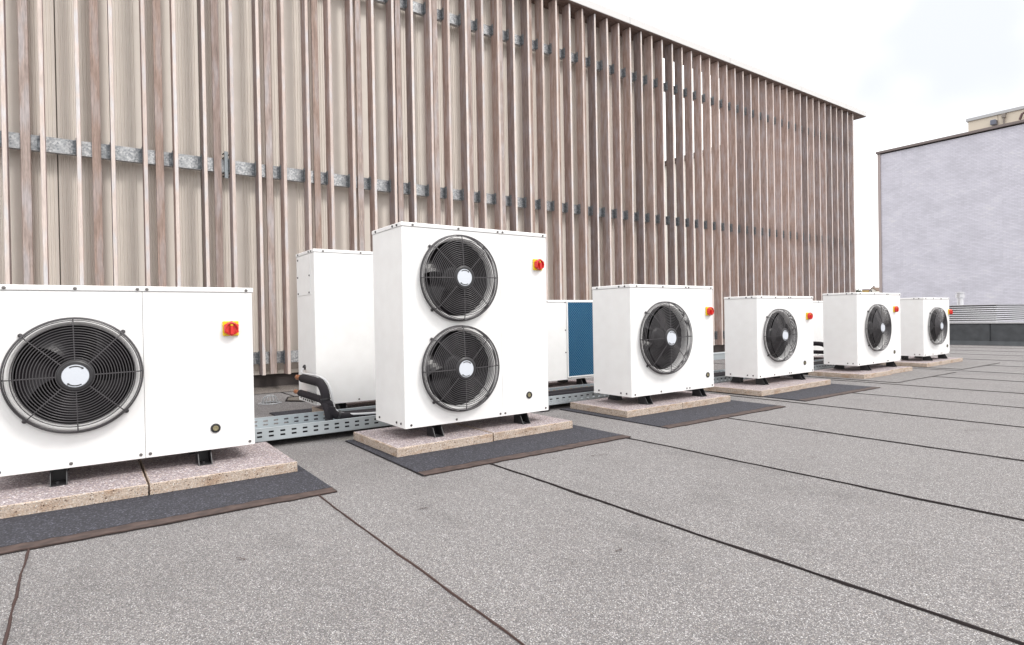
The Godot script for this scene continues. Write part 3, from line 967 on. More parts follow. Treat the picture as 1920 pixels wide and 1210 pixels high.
	# rotation arrows printed on the badge
	part("badge_arrows", cached("arrows", func():
		var b := MB.new()
		for h in 2:
			var a0 := PI * h + 0.95
			var z := 0.0958
			for i in 10:
				var a := a0 + i * 0.115
				var c := a + 0.115
				b.quad(Vector3(cos(a) * 0.047, sin(a) * 0.047, z), Vector3(cos(a) * 0.0525, sin(a) * 0.0525, z), Vector3(cos(c) * 0.0525, sin(c) * 0.0525, z), Vector3(cos(c) * 0.047, sin(c) * 0.047, z))
			var e := a0 - 0.17
			b.tri(Vector3(cos(a0) * 0.0425, sin(a0) * 0.0425, z), Vector3(cos(e) * 0.0495, sin(e) * 0.0495, z), Vector3(cos(a0) * 0.057, sin(a0) * 0.057, z))
		return b.commit()), M.ink, gd)

func make_screw(parent: Node3D, p: Vector3, side := false, dark := false) -> void:
	var o := part("screw", cached("screw", func():
		var b := MB.new()
		b.lathe(Vector3.ZERO, [[0.0085, 0.0], [0.0085, 0.003], [0.006, 0.0065], [0.0, 0.007]], 8)
		return b.commit()), M.screw_dark if dark else M.screw, parent)
	o.position = p
	if side: o.rotation.y = -PI / 2

func foot_mesh(h: float) -> ArrayMesh:
	return cached("foot%.3f" % h, func():
		var b := MB.new()
		var wd := 0.072
		for sx in [0.0, wd - 0.005]:
			# side plate: top narrower than the base, sloping out to the front
			var pr := [Vector2(-0.062, 0.0), Vector2(0.062, 0.0), Vector2(0.012, h), Vector2(-0.062, h)]
			var l := []
			var r := []
			for p in pr:
				l.append(Vector3(sx, p.y, p.x)); r.append(Vector3(sx + 0.005, p.y, p.x))
			b.quad(l[0], l[1], l[2], l[3])
			b.quad(r[1], r[0], r[3], r[2])
			for i in 4:
				var j := (i + 1) % 4
				b.quad(l[j], l[i], r[i], r[j])
		b.box(Vector3(0.006, 0.0, -0.06), Vector3(wd - 0.006, 0.005, 0.06))
		b.box(Vector3(0.006, 0.006, -0.06), Vector3(wd - 0.006, h - 0.001, -0.055))
		b.lathe(Vector3(0.03, 0.005, 0.02), [[0.012, 0.0], [0.012, 0.01], [0.0, 0.01]], 6, 1)
		return b.commit())

func add_switch(t: Node3D, x: float, y: float) -> void:
	var b := MB.new()
	b.box(Vector3(x - 0.043, y - 0.043, 0.0005), Vector3(x + 0.043, y + 0.043, 0.014), 0.003)
	var sw := mpart("isolator_switch", b, M.yellow, t)
	var k := part("knob", cached("knob", func():
		var q := MB.new()
		q.lathe(Vector3.ZERO, [[0.039, 0.0], [0.040, 0.012], [0.037, 0.030], [0.031, 0.032], [0.029, 0.018], [0.0, 0.016]], 28)
		for i in 6:
			var a := TAU * (i + 0.5) / 6.0
			q.lathe(Vector3(cos(a) * 0.034, sin(a) * 0.034, 0.0), [[0.009, 0.002], [0.009, 0.027], [0.0, 0.028]], 10)
		return q.commit()), M.red, sw)
	k.position = Vector3(x, y, 0.0142)
	var hb := MB.new()
	hb.box(Vector3(x - 0.008, y - 0.036, 0.030), Vector3(x + 0.008, y + 0.012, 0.052), 0.003)
	mpart("handle", hb, M.red, sw)
	var tb := MB.new()
	tb.box(Vector3(x - 0.007, y + 0.015, 0.030), Vector3(x + 0.009, y + 0.026, 0.040), 0.002)
	mpart("lock_tab", tb, M.yellow, sw)

func add_port(t: Node3D, x: float, y: float) -> void:
	var b := MB.new()
	b.lathe(Vector3(x, y, 0.0), [[0.027, 0.0005], [0.026, 0.007], [0.019, 0.008], [0.017, 0.002]], 24)
	var p := mpart("sight_port", b, M.black_metal, t)
	var g := MB.new()
	g.lathe(Vector3(x, y, 0.0), [[0.017, 0.002], [0.014, 0.006], [0.009, 0.006], [0.008, 0.003], [0.0, 0.003]], 20)
	mpart("sight_glass", g, M.glass_port, p)

# x0..x1 along the row, front plane at z; local origin at base centre front
func make_unit(label: String, x0: float, x1: float, zf: float, ytop: float, depth: float, joint: float, fans: Array, sw: Vector2, port: Vector2, yb := 0.15, plain := false, foot_x := []) -> Node3D:
	var t := thing("condensing_unit", label, "air conditioner", Vector3(x0, 0.067, zf), "white outdoor condensing units")
	var W := x1 - x0
	var b0 := yb - 0.067
	var H := ytop - 0.067
	var lid := 0.030
	# cabinet: open fronted sheet box
	var c := MB.new()
	var r := 0.008
	var F := -0.013
	c.quad(Vector3(0, b0, -depth), Vector3(0, b0, F), Vector3(0, H - lid, F), Vector3(0, H - lid, -depth))
	c.quad(Vector3(W, b0, F), Vector3(W, b0, -depth), Vector3(W, H - lid, -depth), Vector3(W, H - lid, F))
	c.quad(Vector3(W, b0, -depth), Vector3(0, b0, -depth), Vector3(0, H - lid, -depth), Vector3(W, H - lid, -depth))
	c.quad(Vector3(0, b0, -depth), Vector3(W, b0, -depth), Vector3(W, b0, F), Vector3(0, b0, F))
	c.squad([Vector3(0, b0, F), Vector3(r * 0.35, b0, F + r), Vector3(r * 0.35, H - lid, F + r), Vector3(0, H - lid, F)], [Vector3.LEFT, Vector3(-0.8, 0, 0.6), Vector3(-0.8, 0, 0.6), Vector3.LEFT])
	c.squad([Vector3(W - r * 0.35, b0, F + r), Vector3(W, b0, F), Vector3(W, H - lid, F), Vector3(W - r * 0.35, H - lid, F + r)], [Vector3(0.8, 0, 0.6), Vector3.RIGHT, Vector3.RIGHT, Vector3(0.8, 0, 0.6)])
	# dark strip added behind the panel joint, standing in for shade in the gap
	if joint > 0:
		var jx := joint - x0
		bpart("joint_dark_strip", Vector3(jx - 0.02, b0 + 0.01, -0.05), Vector3(jx + 0.02, H - lid - 0.005, -0.016), M.cavity, t)
	mpart("cabinet", c, M.white, t)
	# lid
	var l := MB.new()
	l.box(Vector3(-0.005, H - lid + 0.002, -depth - 0.005), Vector3(W + 0.005, H, 0.005), 0.004)
	mpart("lid", l, M.white, t)
	# front panels
	var holes := []
	for f in fans: holes.append([f[0] - x0, f[1] - 0.067, f[2] * 0.975])
	holes.sort_custom(func(p, q): return p[1] < q[1])
	var yt := H - lid - 0.001
	if joint > 0:
		var jx := joint - x0
		mpart("fan_panel", panel_with_holes(0.003, jx - 0.0024, b0, yt, holes), M.white, t)
		mpart("service_panel", panel_with_holes(jx + 0.0024, W - 0.003, b0, yt, []), M.white, t)
	else:
		mpart("front_panel", panel_with_holes(0.003, W - 0.003, b0, yt, holes), M.white, t)
	for f in fans:
		make_fan(t, f[0] - x0, f[1] - 0.067, f[2], f[3])
	if sw != Vector2.ZERO: add_switch(t, sw.x - x0, sw.y - 0.067)
	if port != Vector2.ZERO: add_port(t, port.x - x0, port.y - 0.067)
	# screws
	var jx2 := (joint - x0) if joint > 0 else W * 0.62
	for sx in [0.08, jx2 * 0.55, jx2 - 0.022, jx2 + 0.022, W - 0.035]:
		make_screw(t, Vector3(sx, H - 0.016, 0.005))
	for sx in [0.045, jx2 * 0.5, jx2 - 0.022, jx2 + 0.022, W - 0.03]:
		make_screw(t, Vector3(sx, b0 + 0.02, 0.0), false, sx < 0.1)
	for sz in [-0.06, -0.13, -depth + 0.07]:
		make_screw(t, Vector3(-0.005, H - 0.016, sz), true, true)
		make_screw(t, Vector3(0.0, b0 + 0.028, sz), true, true)
	# feet
	var fx: Array = foot_x if foot_x.size() else [x0 + 0.2, x1 - 0.27]
	var fm := foot_mesh(b0)
	for x in fx:
		for k in 2:
			var o := part("foot", fm, M.black_metal, t)
			if k == 0:
				o.position = Vector3(x - x0, 0.0, -0.045)
			else:
				o.position = Vector3(x - x0 + 0.072, 0.0, -depth + 0.045)
				o.rotation.y = PI
	return t

func build_units() -> void:
	make_unit("white unit with one large fan, nearest of the front row and cut by the frame", -0.405, 0.812, 1.973, 1.086, 0.47, 0.25, [[-0.05, 0.625, 0.294, 0.4]], Vector2(0.688, 0.846), Vector2(0.598, 0.27), 0.15, false, [-0.166, 0.505])
	make_unit("tall white unit with two fans stacked one above the other", 1.715, 2.947, 2.14, 1.533, 0.49, 2.508, [[2.143, 1.166, 0.302, 1.0], [2.143, 0.530, 0.301, 0.15]], Vector2(2.855, 1.288), Vector2(2.755, 0.285), 0.15, false, [1.93, 2.683])
	make_unit("white single fan unit just beyond the tall two fan unit", 3.945, 5.139, 2.085, 1.162, 0.485, 4.734, [[4.388, 0.668, 0.337, 0.75]], Vector2(5.061, 0.912), Vector2(5.038, 0.277), 0.15, false, [4.14, 4.93])
	make_unit("white single fan unit fourth along the row, on the last pavers with a dark mat", 6.121, 7.332, 1.957, 1.081, 0.42, 6.79, [[6.535, 0.624, 0.304, 0.2]], Vector2(7.209, 0.839), Vector2(7.119, 0.27), 0.15, false, [6.24, 7.04])
	make_unit("white single fan unit second from the far end of the front row", 8.45, 9.80, 1.972, 1.145, 0.455, 9.36, [[8.995, 0.653, 0.326, 0.55]], Vector2(9.60, 0.909), Vector2(9.578, 0.287), 0.15, false, [8.75, 9.56])
	make_unit("white single fan unit at the far end of the front row, nearest the dark upstand", 10.85, 11.922, 1.893, 1.092, 0.45, 11.56, [[11.32, 0.627, 0.301, 0.9]], Vector2(11.91, 0.853), Vector2(11.812, 0.282), 0.15, false, [11.1, 11.72])
	# units of the back row, turned to the wall
	var b1 := make_unit("tall plain backed white unit standing behind, with black lagged pipes at its side", 1.612, 2.85, 0.594, 1.511, 0.52, -1.0, [], Vector2.ZERO, Vector2.ZERO)
	bpart("access_plate", Vector3(-0.004, 1.05, -0.48), Vector3(-0.0005, 1.40, -0.10), M.white, b1, 0.001)
	for q in [[1.07, -0.46], [1.07, -0.13], [1.22, -0.47], [1.22, -0.12], [1.38, -0.46]]:
		make_screw(b1, Vector3(-0.004, q[0], q[1]), true, true)
	bpart("valve_plate", Vector3(-0.004, 0.09, -0.40), Vector3(-0.0005, 0.30, -0.04), M.white, b1, 0.001)
	for q in [-0.36, -0.30, -0.24, -0.18, -0.10]:
		make_screw(b1, Vector3(-0.004, 0.105, q), true, true)
	var b2 := make_unit("white unit behind showing its blue finned coil between two front units", 3.85, 5.06, 0.506, 1.078, 0.45, -1.0, [], Vector2.ZERO, Vector2.ZERO)
	# coil face: blue fins behind a diamond mesh
	var cb := MB.new()
	cb.box(Vector3(0.722, 0.118, 0.0004), Vector3(1.205, 0.985, 0.003))
	var coil := mpart("coil", cb, M.coil, b2)
	var fb := MB.new()
	for i in 96:
		var x := 0.7245 + i * 0.005
		fb.box(Vector3(x, 0.12, 0.0031), Vector3(x + 0.0012, 0.983, 0.009))
	mpart("fins", fb, M.coil, coil)
	var mb := MB.new()
	var x_lo := 0.722
	var x_hi := 1.205
	var y_lo := 0.118
	var y_hi := 0.985
	for dgn in [-1.0, 1.0]:
		var c := -1.2
		while c < 2.4:
			var pa := []
			# y = dgn * (x - x_lo) + c + y_lo
			for xx in [x_lo, x_hi]:
				pa.append(Vector2(xx, dgn * (xx - x_lo) + c + y_lo))
			var p: Vector2 = pa[0]
			var q: Vector2 = pa[1]
			if p.y < y_lo: p = Vector2(p.x + (y_lo - p.y) / (dgn), y_lo)
			if p.y > y_hi: p = Vector2(p.x + (y_hi - p.y) / (dgn), y_hi)
			if q.y < y_lo: q = Vector2(q.x + (y_lo - q.y) / (dgn), y_lo)
			if q.y > y_hi: q = Vector2(q.x + (y_hi - q.y) / (dgn), y_hi)
			if p.x < q.x - 0.004 and p.x >= x_lo - 0.001 and q.x <= x_hi + 0.001:
				mb.tube([Vector3(p.x, p.y, 0.012), Vector3(q.x, q.y, 0.012)], 0.0022, 4, false, false)
			c += 0.034
	mpart("guard_mesh", mb, M.coil_wire, coil)
	var frame := MB.new()
	frame.box(Vector3(0.708, 0.104, 0.0005), Vector3(0.7215, 0.998, 0.014), 0.001)
	frame.box(Vector3(1.2055, 0.104, 0.0005), Vector3(1.2085, 0.998, 0.014))
	frame.box(Vector3(0.722, 0.104, 0.0005), Vector3(1.205, 0.1175, 0.014))
	frame.box(Vector3(0.722, 0.9855, 0.0005), Vector3(1.205, 0.998, 0.014))
	mpart("coil_frame", frame, M.white, coil)
	for yy in [0.40, 0.66, 0.985]:
		make_screw(b2, Vector3(0.69, yy, 0.0), false, true)
	var b3 := make_unit("white unit mostly hidden behind, seen in the gap after the fourth front unit", 9.72, 10.9, 0.594, 1.08, 0.5, -1.0, [], Vector2.ZERO, Vector2.ZERO)
	bpart("valve_plate", Vector3(-0.004, 0.09, -0.40), Vector3(-0.0005, 0.95, -0.2), M.white, b3, 0.001)

# ---------------------------------------------------------------- pavers and mats
func paver_mesh(seed_: int, w: float, d: float, h: float) -> ArrayMesh:
	var r := RandomNumberGenerator.new()
	r.seed = seed_
	var n := 14
	var top := MB.new()
	var side := MB.new()
	var ring := []
	# outline with slightly chipped edge
	for e in 4:
		for i in n:
			var u := i / float(n)
			var p: Vector2
			match e:
				0: p = Vector2(lerpf(0, w, u), d)
				1: p = Vector2(w, lerpf(d, 0, u))
				2: p = Vector2(lerpf(w, 0, u), 0)
				_: p = Vector2(0, lerpf(0, d, u))
			ring.append(p)
	var m := ring.size()
	var cen := Vector2(w / 2, d / 2)
	var t_in := []
	var t_out := []
	var base := []
	for i in m:
		var p: Vector2 = ring[i]
		var inw := (cen - p).normalized()
		var ch := 0.004 + (0.006 if r.randf() < 0.2 else 0.0) * r.randf()
		var j := r.randf_range(0.0, 0.0025)
		t_in.append(Vector3(p.x + inw.x * (ch + 0.002), h, -d + p.y + inw.y * (ch + 0.002)))
		t_out.append(Vector3(p.x + inw.x * j, h - ch, -d + p.y + inw.y * j))
		var jb := r.randf_range(0.0, 0.003)
		base.append(Vector3(p.x + inw.x * jb, 0.0, -d + p.y + inw.y * jb))
	var cc := Vector3(w / 2, h, -d / 2)
	for i in m:
		var k := (i + 1) % m
		top.tri(cc, t_in[i], t_in[k])
		side.quad(t_out[i], t_out[k], t_in[k], t_in[i])
		for q in 4:
			var lo := q / 4.0
			var hi := (q + 1) / 4.0
			var ba: Vector3 = base[i]
			var bb: Vector3 = base[k]
			side.quad(ba.lerp(t_out[i], lo), bb.lerp(t_out[k], lo), bb.lerp(t_out[k], hi), ba.lerp(t_out[i], hi))
	# rust-brown and mossy staining, in blotches
	var sn := noise(seed_ * 3, 9.0, 3)
	for p in side.v:
		var a := smoothstep(0.05, 0.55, sn.get_noise_3d(p.x, p.y * 1.5, p.z))
		var g := smoothstep(0.25, 0.6, sn.get_noise_3d(p.x * 1.3 + 9.0, p.y * 2.0, p.z * 1.3))
		var c := Color(1, 1, 1).lerp(Color(0.74, 0.60, 0.48), a * 0.75)
		side.col.append(c.lerp(Color(0.50, 0.42, 0.34), g * 0.5))
	var me := top.commit()
	side.commit(me)
	me.surface_set_material(0, M.concrete_top)
	me.surface_set_material(1, M.concrete_side)
	return me

func paver(label: String, x: float, z: float, seed_: int, w := 0.735, d := 0.735, turn := 0.0, group := "concrete pavers under the units") -> void:
	var o := MeshInstance3D.new()
	o.name = "concrete_paver"
	o.mesh = cached("paver%d_%.2f_%.2f" % [seed_ % 5, w, d], func(): return paver_mesh(seed_ % 5 + 50, w, d, 0.0575))
	add_child(o, true)
	o.position = Vector3(x, 0.0095, z)
	o.rotation.y = turn
	o.set_meta("label", label)
	o.set_meta("category", "paver")
	o.set_meta("group", group)

func mat_piece(label: String, x0: float, x1: float, z0: float, z1: float, seed_: int, dark := true, tab := true) -> void:
	var t := thing("protection_mat" if dark else "felt_patch", label, "roofing mat", Vector3(x0, 0, z1), "felt mats under the pavers")
	var nn := noise(seed_, 2.2, 3)
	var w := x1 - x0
	var d := z1 - z0
	var y := 0.0085
	var sel := 0.085 if tab else 0.0
	var n := 40
	var b := MB.new()
	var e := MB.new()
	for i in n:
		var u0 := w * i / n
		var u1 := w * (i + 1) / n
		var f0 := nn.get_noise_1d(u0 * 3.0) * 0.012
		var f1 := nn.get_noise_1d(u1 * 3.0) * 0.012
		var s0 := sel * (1.0 + 0.25 * nn.get_noise_1d(u0 * 5.0 + 30.0))
		var s1 := sel * (1.0 + 0.25 * nn.get_noise_1d(u1 * 5.0 + 30.0))
		var a := Vector3(u0, y, f0 - s0)
		var c := Vector3(u1, y, f1 - s1)
		b.quad(a, c, Vector3(u1, y, -d), Vector3(u0, y, -d))
		if tab:
			b.quad(a + Vector3(0, -0.002, 0), c + Vector3(0, -0.002, 0), c, a)
			# edge strip, welded, a little lower and curling
			var lift0 := maxf(0.0, nn.get_noise_1d(u0 * 2.0 + 60.0)) * 0.006
			var lift1 := maxf(0.0, nn.get_noise_1d(u1 * 2.0 + 60.0)) * 0.006
			var p0 := Vector3(u0, y - 0.0015 + lift0, f0)
			var p1 := Vector3(u1, y - 0.0015 + lift1, f1)
			e.quad(p0, p1, c + Vector3(0, -0.0012, 0), a + Vector3(0, -0.0012, 0))
			e.quad(Vector3(u0, 0.0, f0 + 0.001), Vector3(u1, 0.0, f1 + 0.001), p1, p0)
		else:
			b.quad(Vector3(u0, 0, f0), Vector3(u1, 0, f1), c, a)
	b.quad(Vector3(0, 0, -d), Vector3(0, 0, 0), Vector3(0, y, 0), Vector3(0, y, -d))
	b.quad(Vector3(w, 0, 0), Vector3(w, 0, -d), Vector3(w, y, -d), Vector3(w, y, 0))
	if not dark:
		b.col.resize(b.v.size())
		b.col.fill(Color(0.97, 0.965, 0.96))
	mpart("felt_sheet", b, M.mat_felt if dark else M.felt, t)
	if tab:
		mpart("edge_strip", e, M.selvedge, t)
	# bitumen showing along the cut edges
	var q := MB.new()
	for i in n:
		var u0 := w * i / n
		var u1 := w * (i + 1) / n
		var f0 := nn.get_noise_1d(u0 * 3.0) * 0.012
		var f1 := nn.get_noise_1d(u1 * 3.0) * 0.012
		var k0 := 0.005 + 0.006 * absf(nn.get_noise_1d(u0 * 6.0 + 9.0)) + (0.004 if not dark else 0.0)
		var k1 := 0.005 + 0.006 * absf(nn.get_noise_1d(u1 * 6.0 + 9.0)) + (0.004 if not dark else 0.0)
		q.quad(Vector3(u0, 0.0032, f0 + k0), Vector3(u1, 0.0032, f1 + k1), Vector3(u1, 0.0045, f1 + 0.0012), Vector3(u0, 0.0045, f0 + 0.0012))
	for i in 16:
		var u0 := d * i / 16.0
		var u1 := d * (i + 1) / 16.0
		var k0 := 0.006 + 0.005 * absf(nn.get_noise_1d(u0 * 6.0 + 19.0))
		var k1 := 0.006 + 0.005 * absf(nn.get_noise_1d(u1 * 6.0 + 19.0))
		q.quad(Vector3(-k1, 0.0032, -u1), Vector3(-k0, 0.0032, -u0), Vector3(-0.001, 0.0045, -u0), Vector3(-0.001, 0.0045, -u1))
	mpart("bitumen_edge", q, M.bitumen, t)

func build_pavers_and_mats() -> void:
	mat_piece("dark felt mat with brown edge under the nearest single fan unit", -0.9, 1.03, 1.25, 2.775, 201)
	mat_piece("dark felt mat with brown edge under the tall two fan unit", 1.52, 3.18, 1.55, 2.785, 202)
	mat_piece("dark felt mat with brown edge under the third front unit", 3.64, 5.30, 1.45, 2.745, 203)
	mat_piece("dark felt mat with brown edge under the fourth front unit", 5.77, 7.40, 1.40, 2.685, 204)
	mat_piece("grey felt patch with dark edge line under the second farthest front unit", 8.05, 9.97, 1.3, 2.60, 205, false, false)
	mat_piece("grey felt patch with dark edge line under the farthest front unit", 10.5, 12.15, 1.2, 2.51, 206, false, false)
	mat_piece("dark felt mat lying under the tall plain backed unit", 1.42, 3.0, -0.25, 0.66, 207, true, false)
	paver("concrete paver under the fan side of the nearest single fan unit", -0.495, 2.243, 1)
	paver("concrete paver under the switch side of the nearest single fan unit", 0.247, 2.243, 2)
	paver("concrete paver under the fan side of the tall two fan unit", 1.582, 2.298, 3, 0.735, 0.735, 0.012)
	paver("concrete paver under the switch side of the tall two fan unit", 2.332, 2.278, 4, 0.745, 0.735, 0.008)
	paver("concrete paver under the fan side of the third front unit", 3.735, 2.225, 5)
	paver("concrete paver under the switch side of the third front unit", 4.474, 2.225, 1)
	paver("concrete paver under the fan side of the fourth front unit", 5.755, 2.225, 2, 0.77, 0.735, 0.02)
	paver("concrete paver under the switch side of the fourth front unit", 6.53, 2.19, 3, 0.77, 0.735, 0.015)
	paver("concrete paver under the fan side of the second farthest front unit", 8.165, 2.178, 4, 0.80, 0.735)
	paver("concrete paver under the switch side of the second farthest front unit", 8.972, 2.14, 5, 0.80, 0.735, 0.01)
	paver("concrete paver under the fan side of the farthest front unit", 10.52, 2.05, 1, 0.79, 0.735)
	paver("concrete paver under the switch side of the farthest front unit", 11.315, 2.02, 2, 0.79, 0.735)
	for i in 2:
		paver(["concrete paver under the piped end of the tall plain backed unit", "concrete paver under the tall plain backed unit, behind the two fan unit"][i], 1.74 + i * 0.74, 0.58, 3 + i, 0.735, 0.55)
		paver(["concrete paver under the blue coil unit, plain panel end", "concrete paver under the blue coil unit, below its coil"][i], 3.74 + i * 0.74, 0.53, 1 + i, 0.735, 0.55)
		paver(["concrete paver under the piped end of the mostly hidden back unit", "concrete paver under the closed end of the mostly hidden back unit"][i], 9.60 + i * 0.74, 0.62, 2 + i, 0.735, 0.6)

# ---------------------------------------------------------------- services
func flange_mesh(L: float, h: float) -> ArrayMesh:
	# perforated side wall: two rows of slots
	var b := MB.new()
	var th := 0.002
	var r1 := h * 0.36
	var r2 := h * 0.70
	var sh := h * 0.075
	for band in [[0.0, r1 - sh], [r1 + sh, r2 - sh], [r2 + sh, h]]:
		b.box(Vector3(0, band[0], -th), Vector3(L, band[1], 0))
	var pitch := 0.078
	var sl := 0.034
	var x := 0.0
	var n := int(L / pitch)
	for i in n + 1:
		var x1 := minf(i * pitch + pitch - sl, L)
		var x0 := i * pitch
		if x0 >= L: break
		for c in [r1, r2]:
			b.box(Vector3(x0, c - sh, -th), Vector3(x1, c + sh, 0))
	# rolled top lip
	b.box(Vector3(0, h, -0.012), Vector3(L, h + 0.004, 0.0015), 0.001)
	return b.commit()

func tray_section(label: String, x0: float, x1: float, zf: float, zb: float, y: float, h: float) -> void:
	var t := thing("cable_tray", label, "cable tray", Vector3(x0, y, zf), "galvanised cable trays")
	var L := x1 - x0
	var fm := flange_mesh(L, h)
	part("side_wall", fm, M.tray, t)
	var o := part("side_wall", fm, M.tray, t)
	o.position.z = zb - zf
	var b := MB.new()
	b.box(Vector3(0, -0.003, zb - zf), Vector3(L, -0.0005, 0.0))
	mpart("tray_floor", b, M.tray, t)

func build_tray_and_pipes() -> void:
	tray_section("galvanised slotted cable tray running between the nearest unit and the two fan unit", 0.2, 3.42, 1.40, 0.90, 0.052, 0.085)
	tray_section("galvanised slotted cable tray running behind the third and fourth front units", 3.50, 7.4, 1.42, 0.90, 0.052, 0.075)
	tray_section("galvanised slotted cable tray in the gap before the second farthest unit", 7.42, 10.6, 1.40, 0.92, 0.052, 0.075)
	# rubber blocks carrying the trays
	var at := [[0.9, "rubber block under the tray beside the nearest unit"], [2.2, "rubber block under the tray behind the two fan unit"], [3.46, "rubber block under the tray joint before the third unit"], [5.45, "rubber block under the tray between the third and fourth units"], [7.6, "rubber block under the tray after the fourth unit"], [9.9, "rubber block under the far end of the tray"]]
	for a in at:
		var o := MeshInstance3D.new()
		o.name = "support_block"
		o.mesh = cached("block", func():
			var b := MB.new()
			b.box(Vector3(-0.055, 0, -0.65), Vector3(0.055, 0.044, 0.06), 0.004)
			return b.commit())
		o.material_override = M.rubber
		add_child(o, true)
		o.position = Vector3(a[0], 0.004, 1.40)
		o.set_meta("label", a[1]); o.set_meta("category", "block"); o.set_meta("group", "tray support blocks")
	# lagged pipes lying in the tray
	var lays := [[1.78, 10.4, 1.00, 0.030, "thin black lagged pipe lying nearest the wall in the tray"], [1.80, 10.4, 1.10, 0.036, "thick black lagged pipe lying along the middle of the tray"], [1.95, 10.4, 1.21, 0.034, "black lagged pipe lying nearest the front row in the tray"]]
	for q in lays:
		var t := thing("insulated_pipe", q[4], "pipe", Vector3(q[0], 0.054, q[2]), "black lagged pipes")
		var b := MB.new()
		var pts := []
		var nn := noise(int(q[2] * 100), 0.8, 2)
		for i in 60:
			var u: float = (q[1] - q[0]) * i / 59.0
			pts.append(Vector3(u, q[3] + 0.004 + 0.006 * absf(nn.get_noise_1d(u)), nn.get_noise_1d(u + 50.0) * 0.02))
		b.tube(pts, q[3], 12)
		mpart("lagging", b, M.rubber, t)
	var pc := thing("added_dark_cable", "unseen black cable added inside the front wall of the nearest tray to darken its slots", "cable", Vector3(0.25, 0.055, 1.355))  # added dark tubes behind the slots, standing in for shade inside the tray
	var pcb := MB.new()
	for j in 2:
		var pq := []
		for i in 30:
			pq.append(Vector3(i * 0.105, 0.022 + j * 0.036, 0.012 * sin(i * 0.7 + j) - 0.004 * j))
		pcb.tube(pq, 0.02, 8)
	mpart("sheath", pcb, M.rubber, pc)
	var tk := thing("cable_trunking", "galvanised square trunking on short posts, seen between third and fourth units", "trunking", Vector3(5.4, 0, 0.28))
	bpart("channel", Vector3(0, 0.20, -0.06), Vector3(4.0, 0.285, 0.06), M.tray, tk, 0.003)
	bpart("cover", Vector3(-0.01, 0.2855, -0.066), Vector3(4.01, 0.30, 0.066), M.tray, tk, 0.003)
	for px in [0.3, 2.0, 3.7]:
		bpart("post", Vector3(px, 0.004, -0.03), Vector3(px + 0.04, 0.1995, 0.03), M.galv, tk)
		bpart("base_plate", Vector3(px - 0.05, 0.0, -0.08), Vector3(px + 0.09, 0.0038, 0.08), M.galv, tk)
	# pipes dropping from the tall back unit
	drop_pipes(1.612, 0.594, "tall plain backed unit", 0)
	drop_pipes(9.72, 0.594, "mostly hidden back unit", 1)
	# grey cable
	var c := thing("control_cable", "grey cable tied along the lagged pipes of the tall plain backed unit", "cable", Vector3(1.612, 0.42, 0.30))
	var cv := Curve3D.new()
	for p in [Vector3(-0.002, 0.045, -0.02), Vector3(-0.04, 0.015, 0.01), Vector3(-0.052, 0.0, 0.09), Vector3(-0.050, 0.002, 0.30), Vector3(-0.040, 0.0, 0.48), Vector3(-0.012, -0.04, 0.62), Vector3(0.000, -0.13, 0.685), Vector3(0.012, -0.23, 0.70), Vector3(0.05, -0.285, 0.73), Vector3(0.2, -0.30, 0.82), Vector3(0.6, -0.295, 0.90), Vector3(2.0, -0.295, 0.92)]:
		cv.add_point(p)
	for i in range(1, cv.point_count - 1):
		var d := (cv.get_point_position(i + 1) - cv.get_point_position(i - 1)) * 0.16
		cv.set_point_in(i, -d); cv.set_point_out(i, d)
	var pp := []
	for q in cv.tessellate_even_length(4, 0.02): pp.append(q)
	var cb := MB.new()
	cb.tube(pp, 0.0085, 8)
	mpart("sheath", cb, M.cable, c)
	var gl := MB.new()
	gl.lathe(Vector3(0, 0.045, -0.02), [[0.024, 0.0], [0.022, -0.012], [0.012, -0.02], [0.0, -0.02]], 12, 0)
	mpart("cable_gland", gl, M.black_metal, c)

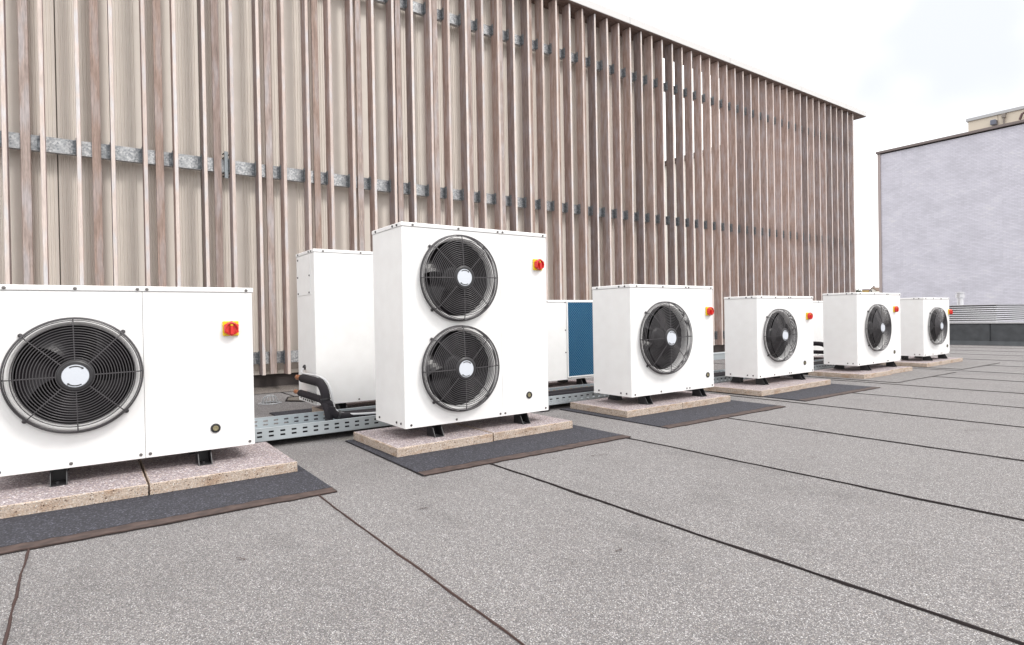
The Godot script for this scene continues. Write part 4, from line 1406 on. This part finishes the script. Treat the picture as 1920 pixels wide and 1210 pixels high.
func drop_pipes(x: float, z: float, whose: String, k: int) -> void:
	var specs := [[0.375, -0.27, 0.036, 0.60, "upper thick"], [0.238, -0.34, 0.030, 0.63, "lower thin"]]
	for s in specs:
		var t := thing("lagged_pipe", "%s black lagged pipe with copper stub dropping from the %s" % [s[4], whose], "pipe", Vector3(x, s[0], z + s[1]), "lagged pipes dropping to the tray")
		var off: float = -0.055
		var zend: float = 1.06 - (z + s[1])
		var cv := Curve3D.new()
		var rad: float = s[2]
		var down: float = s[0] - 0.12
		var zb: float = zend - (0.08 if s[2] > 0.033 else 0.02)
		cv.add_point(Vector3(off, 0, 0.06))
		cv.add_point(Vector3(off, 0, zb - 0.16), Vector3.ZERO, Vector3(0, 0, 0.09))
		cv.add_point(Vector3(off + 0.01, -0.15, zb), Vector3(0, 0.10, 0), Vector3(0, -0.03, 0))
		cv.add_point(Vector3(off + 0.03, -down + 0.06, zb + 0.02), Vector3(0, 0.06, 0), Vector3(0, -0.05, 0.0))
		cv.add_point(Vector3(off + 0.17, -down - 0.015, zb + 0.03), Vector3(-0.08, 0, 0), Vector3.ZERO)
		cv.add_point(Vector3(off + 0.5, -down - 0.02, zb + 0.03))
		var pts := []
		for q in cv.tessellate_even_length(4, 0.025): pts.append(q)
		var b := MB.new()
		b.tube(pts, rad, 14)
		mpart("lagging", b, M.rubber, t)
		var c := MB.new()
		c.tube([Vector3(0, 0, 0), Vector3(-0.06, 0, 0)], rad * 0.36, 10)
		c.tube([Vector3(off, 0, 0.075), Vector3(off, 0, -0.05)], rad * 0.5, 10)
		c.tube([Vector3(off, 0, -0.05), Vector3(off, 0, -0.10)], rad * 0.7, 6)
		mpart("copper_stub", c, M.copper, t)
		for yy in [0.5, 0.68]:
			var i := int(pts.size() * yy)
			var tb := MB.new()
			tb.tube([pts[i - 1].lerp(pts[i], 0.3), pts[i]], rad + 0.004, 14)
			mpart("cable_tie", tb, M.black_metal, t)

# ---------------------------------------------------------------- small things
func build_small() -> void:
	# roof outlet
	var d := thing("roof_drain", "round wire leaf guard over the roof outlet by the wall", "drain", Vector3(1.605, 0.0, -1.0))
	var r := MB.new()
	r.lathe(Vector3.ZERO, [[0.125, 0.004], [0.118, 0.010], [0.085, 0.010], [0.08, 0.005]], 32, 1)
	mpart("rim", r, M.galv, d)
	for k in 14:
		var w := MB.new()
		var pts := []
		for i in 9:
			var a := PI / 2 * i / 8.0
			pts.append(Vector3(0.084 * cos(a * 0.82), 0.01 + 0.075 * sin(a), 0.0).rotated(Vector3.UP, TAU * k / 14.0))
		w.tube(pts, 0.0035, 5)
		mpart("guard_wire", w, M.galv, d)
	var c := MB.new()
	c.lathe(Vector3.ZERO, [[0.042, 0.080], [0.040, 0.090], [0.0, 0.093]], 20, 1)
	mpart("cap", c, M.galv, d)
	# small bitumen patch by the wall
	var p := thing("repair_patch", "small angular felt repair patch edged in black near the roof outlet", "felt patch", Vector3(1.98, 0.0, -1.05))
	var pb := MB.new()
	var outl := [Vector2(-0.20, 0.02), Vector2(-0.02, 0.22), Vector2(0.26, -0.05), Vector2(0.16, -0.26), Vector2(-0.10, -0.28)]
	var nb := MB.new()
	for i in 5:
		var a: Vector2 = outl[i]
		var b: Vector2 = outl[(i + 1) % 5]
		pb.tri(Vector3(0, 0.007, 0), Vector3(a.x, 0.007, a.y), Vector3(b.x, 0.007, b.y))
		nb.tube([Vector3(a.x, 0.005, a.y), Vector3(b.x, 0.005, b.y)], 0.010, 6)
	pb.col.resize(pb.v.size())
	pb.col.fill(Color(0.82, 0.78, 0.68))
	mpart("felt_piece", pb, M.felt, p)
	mpart("bitumen_edge", nb, M.bitumen, p)
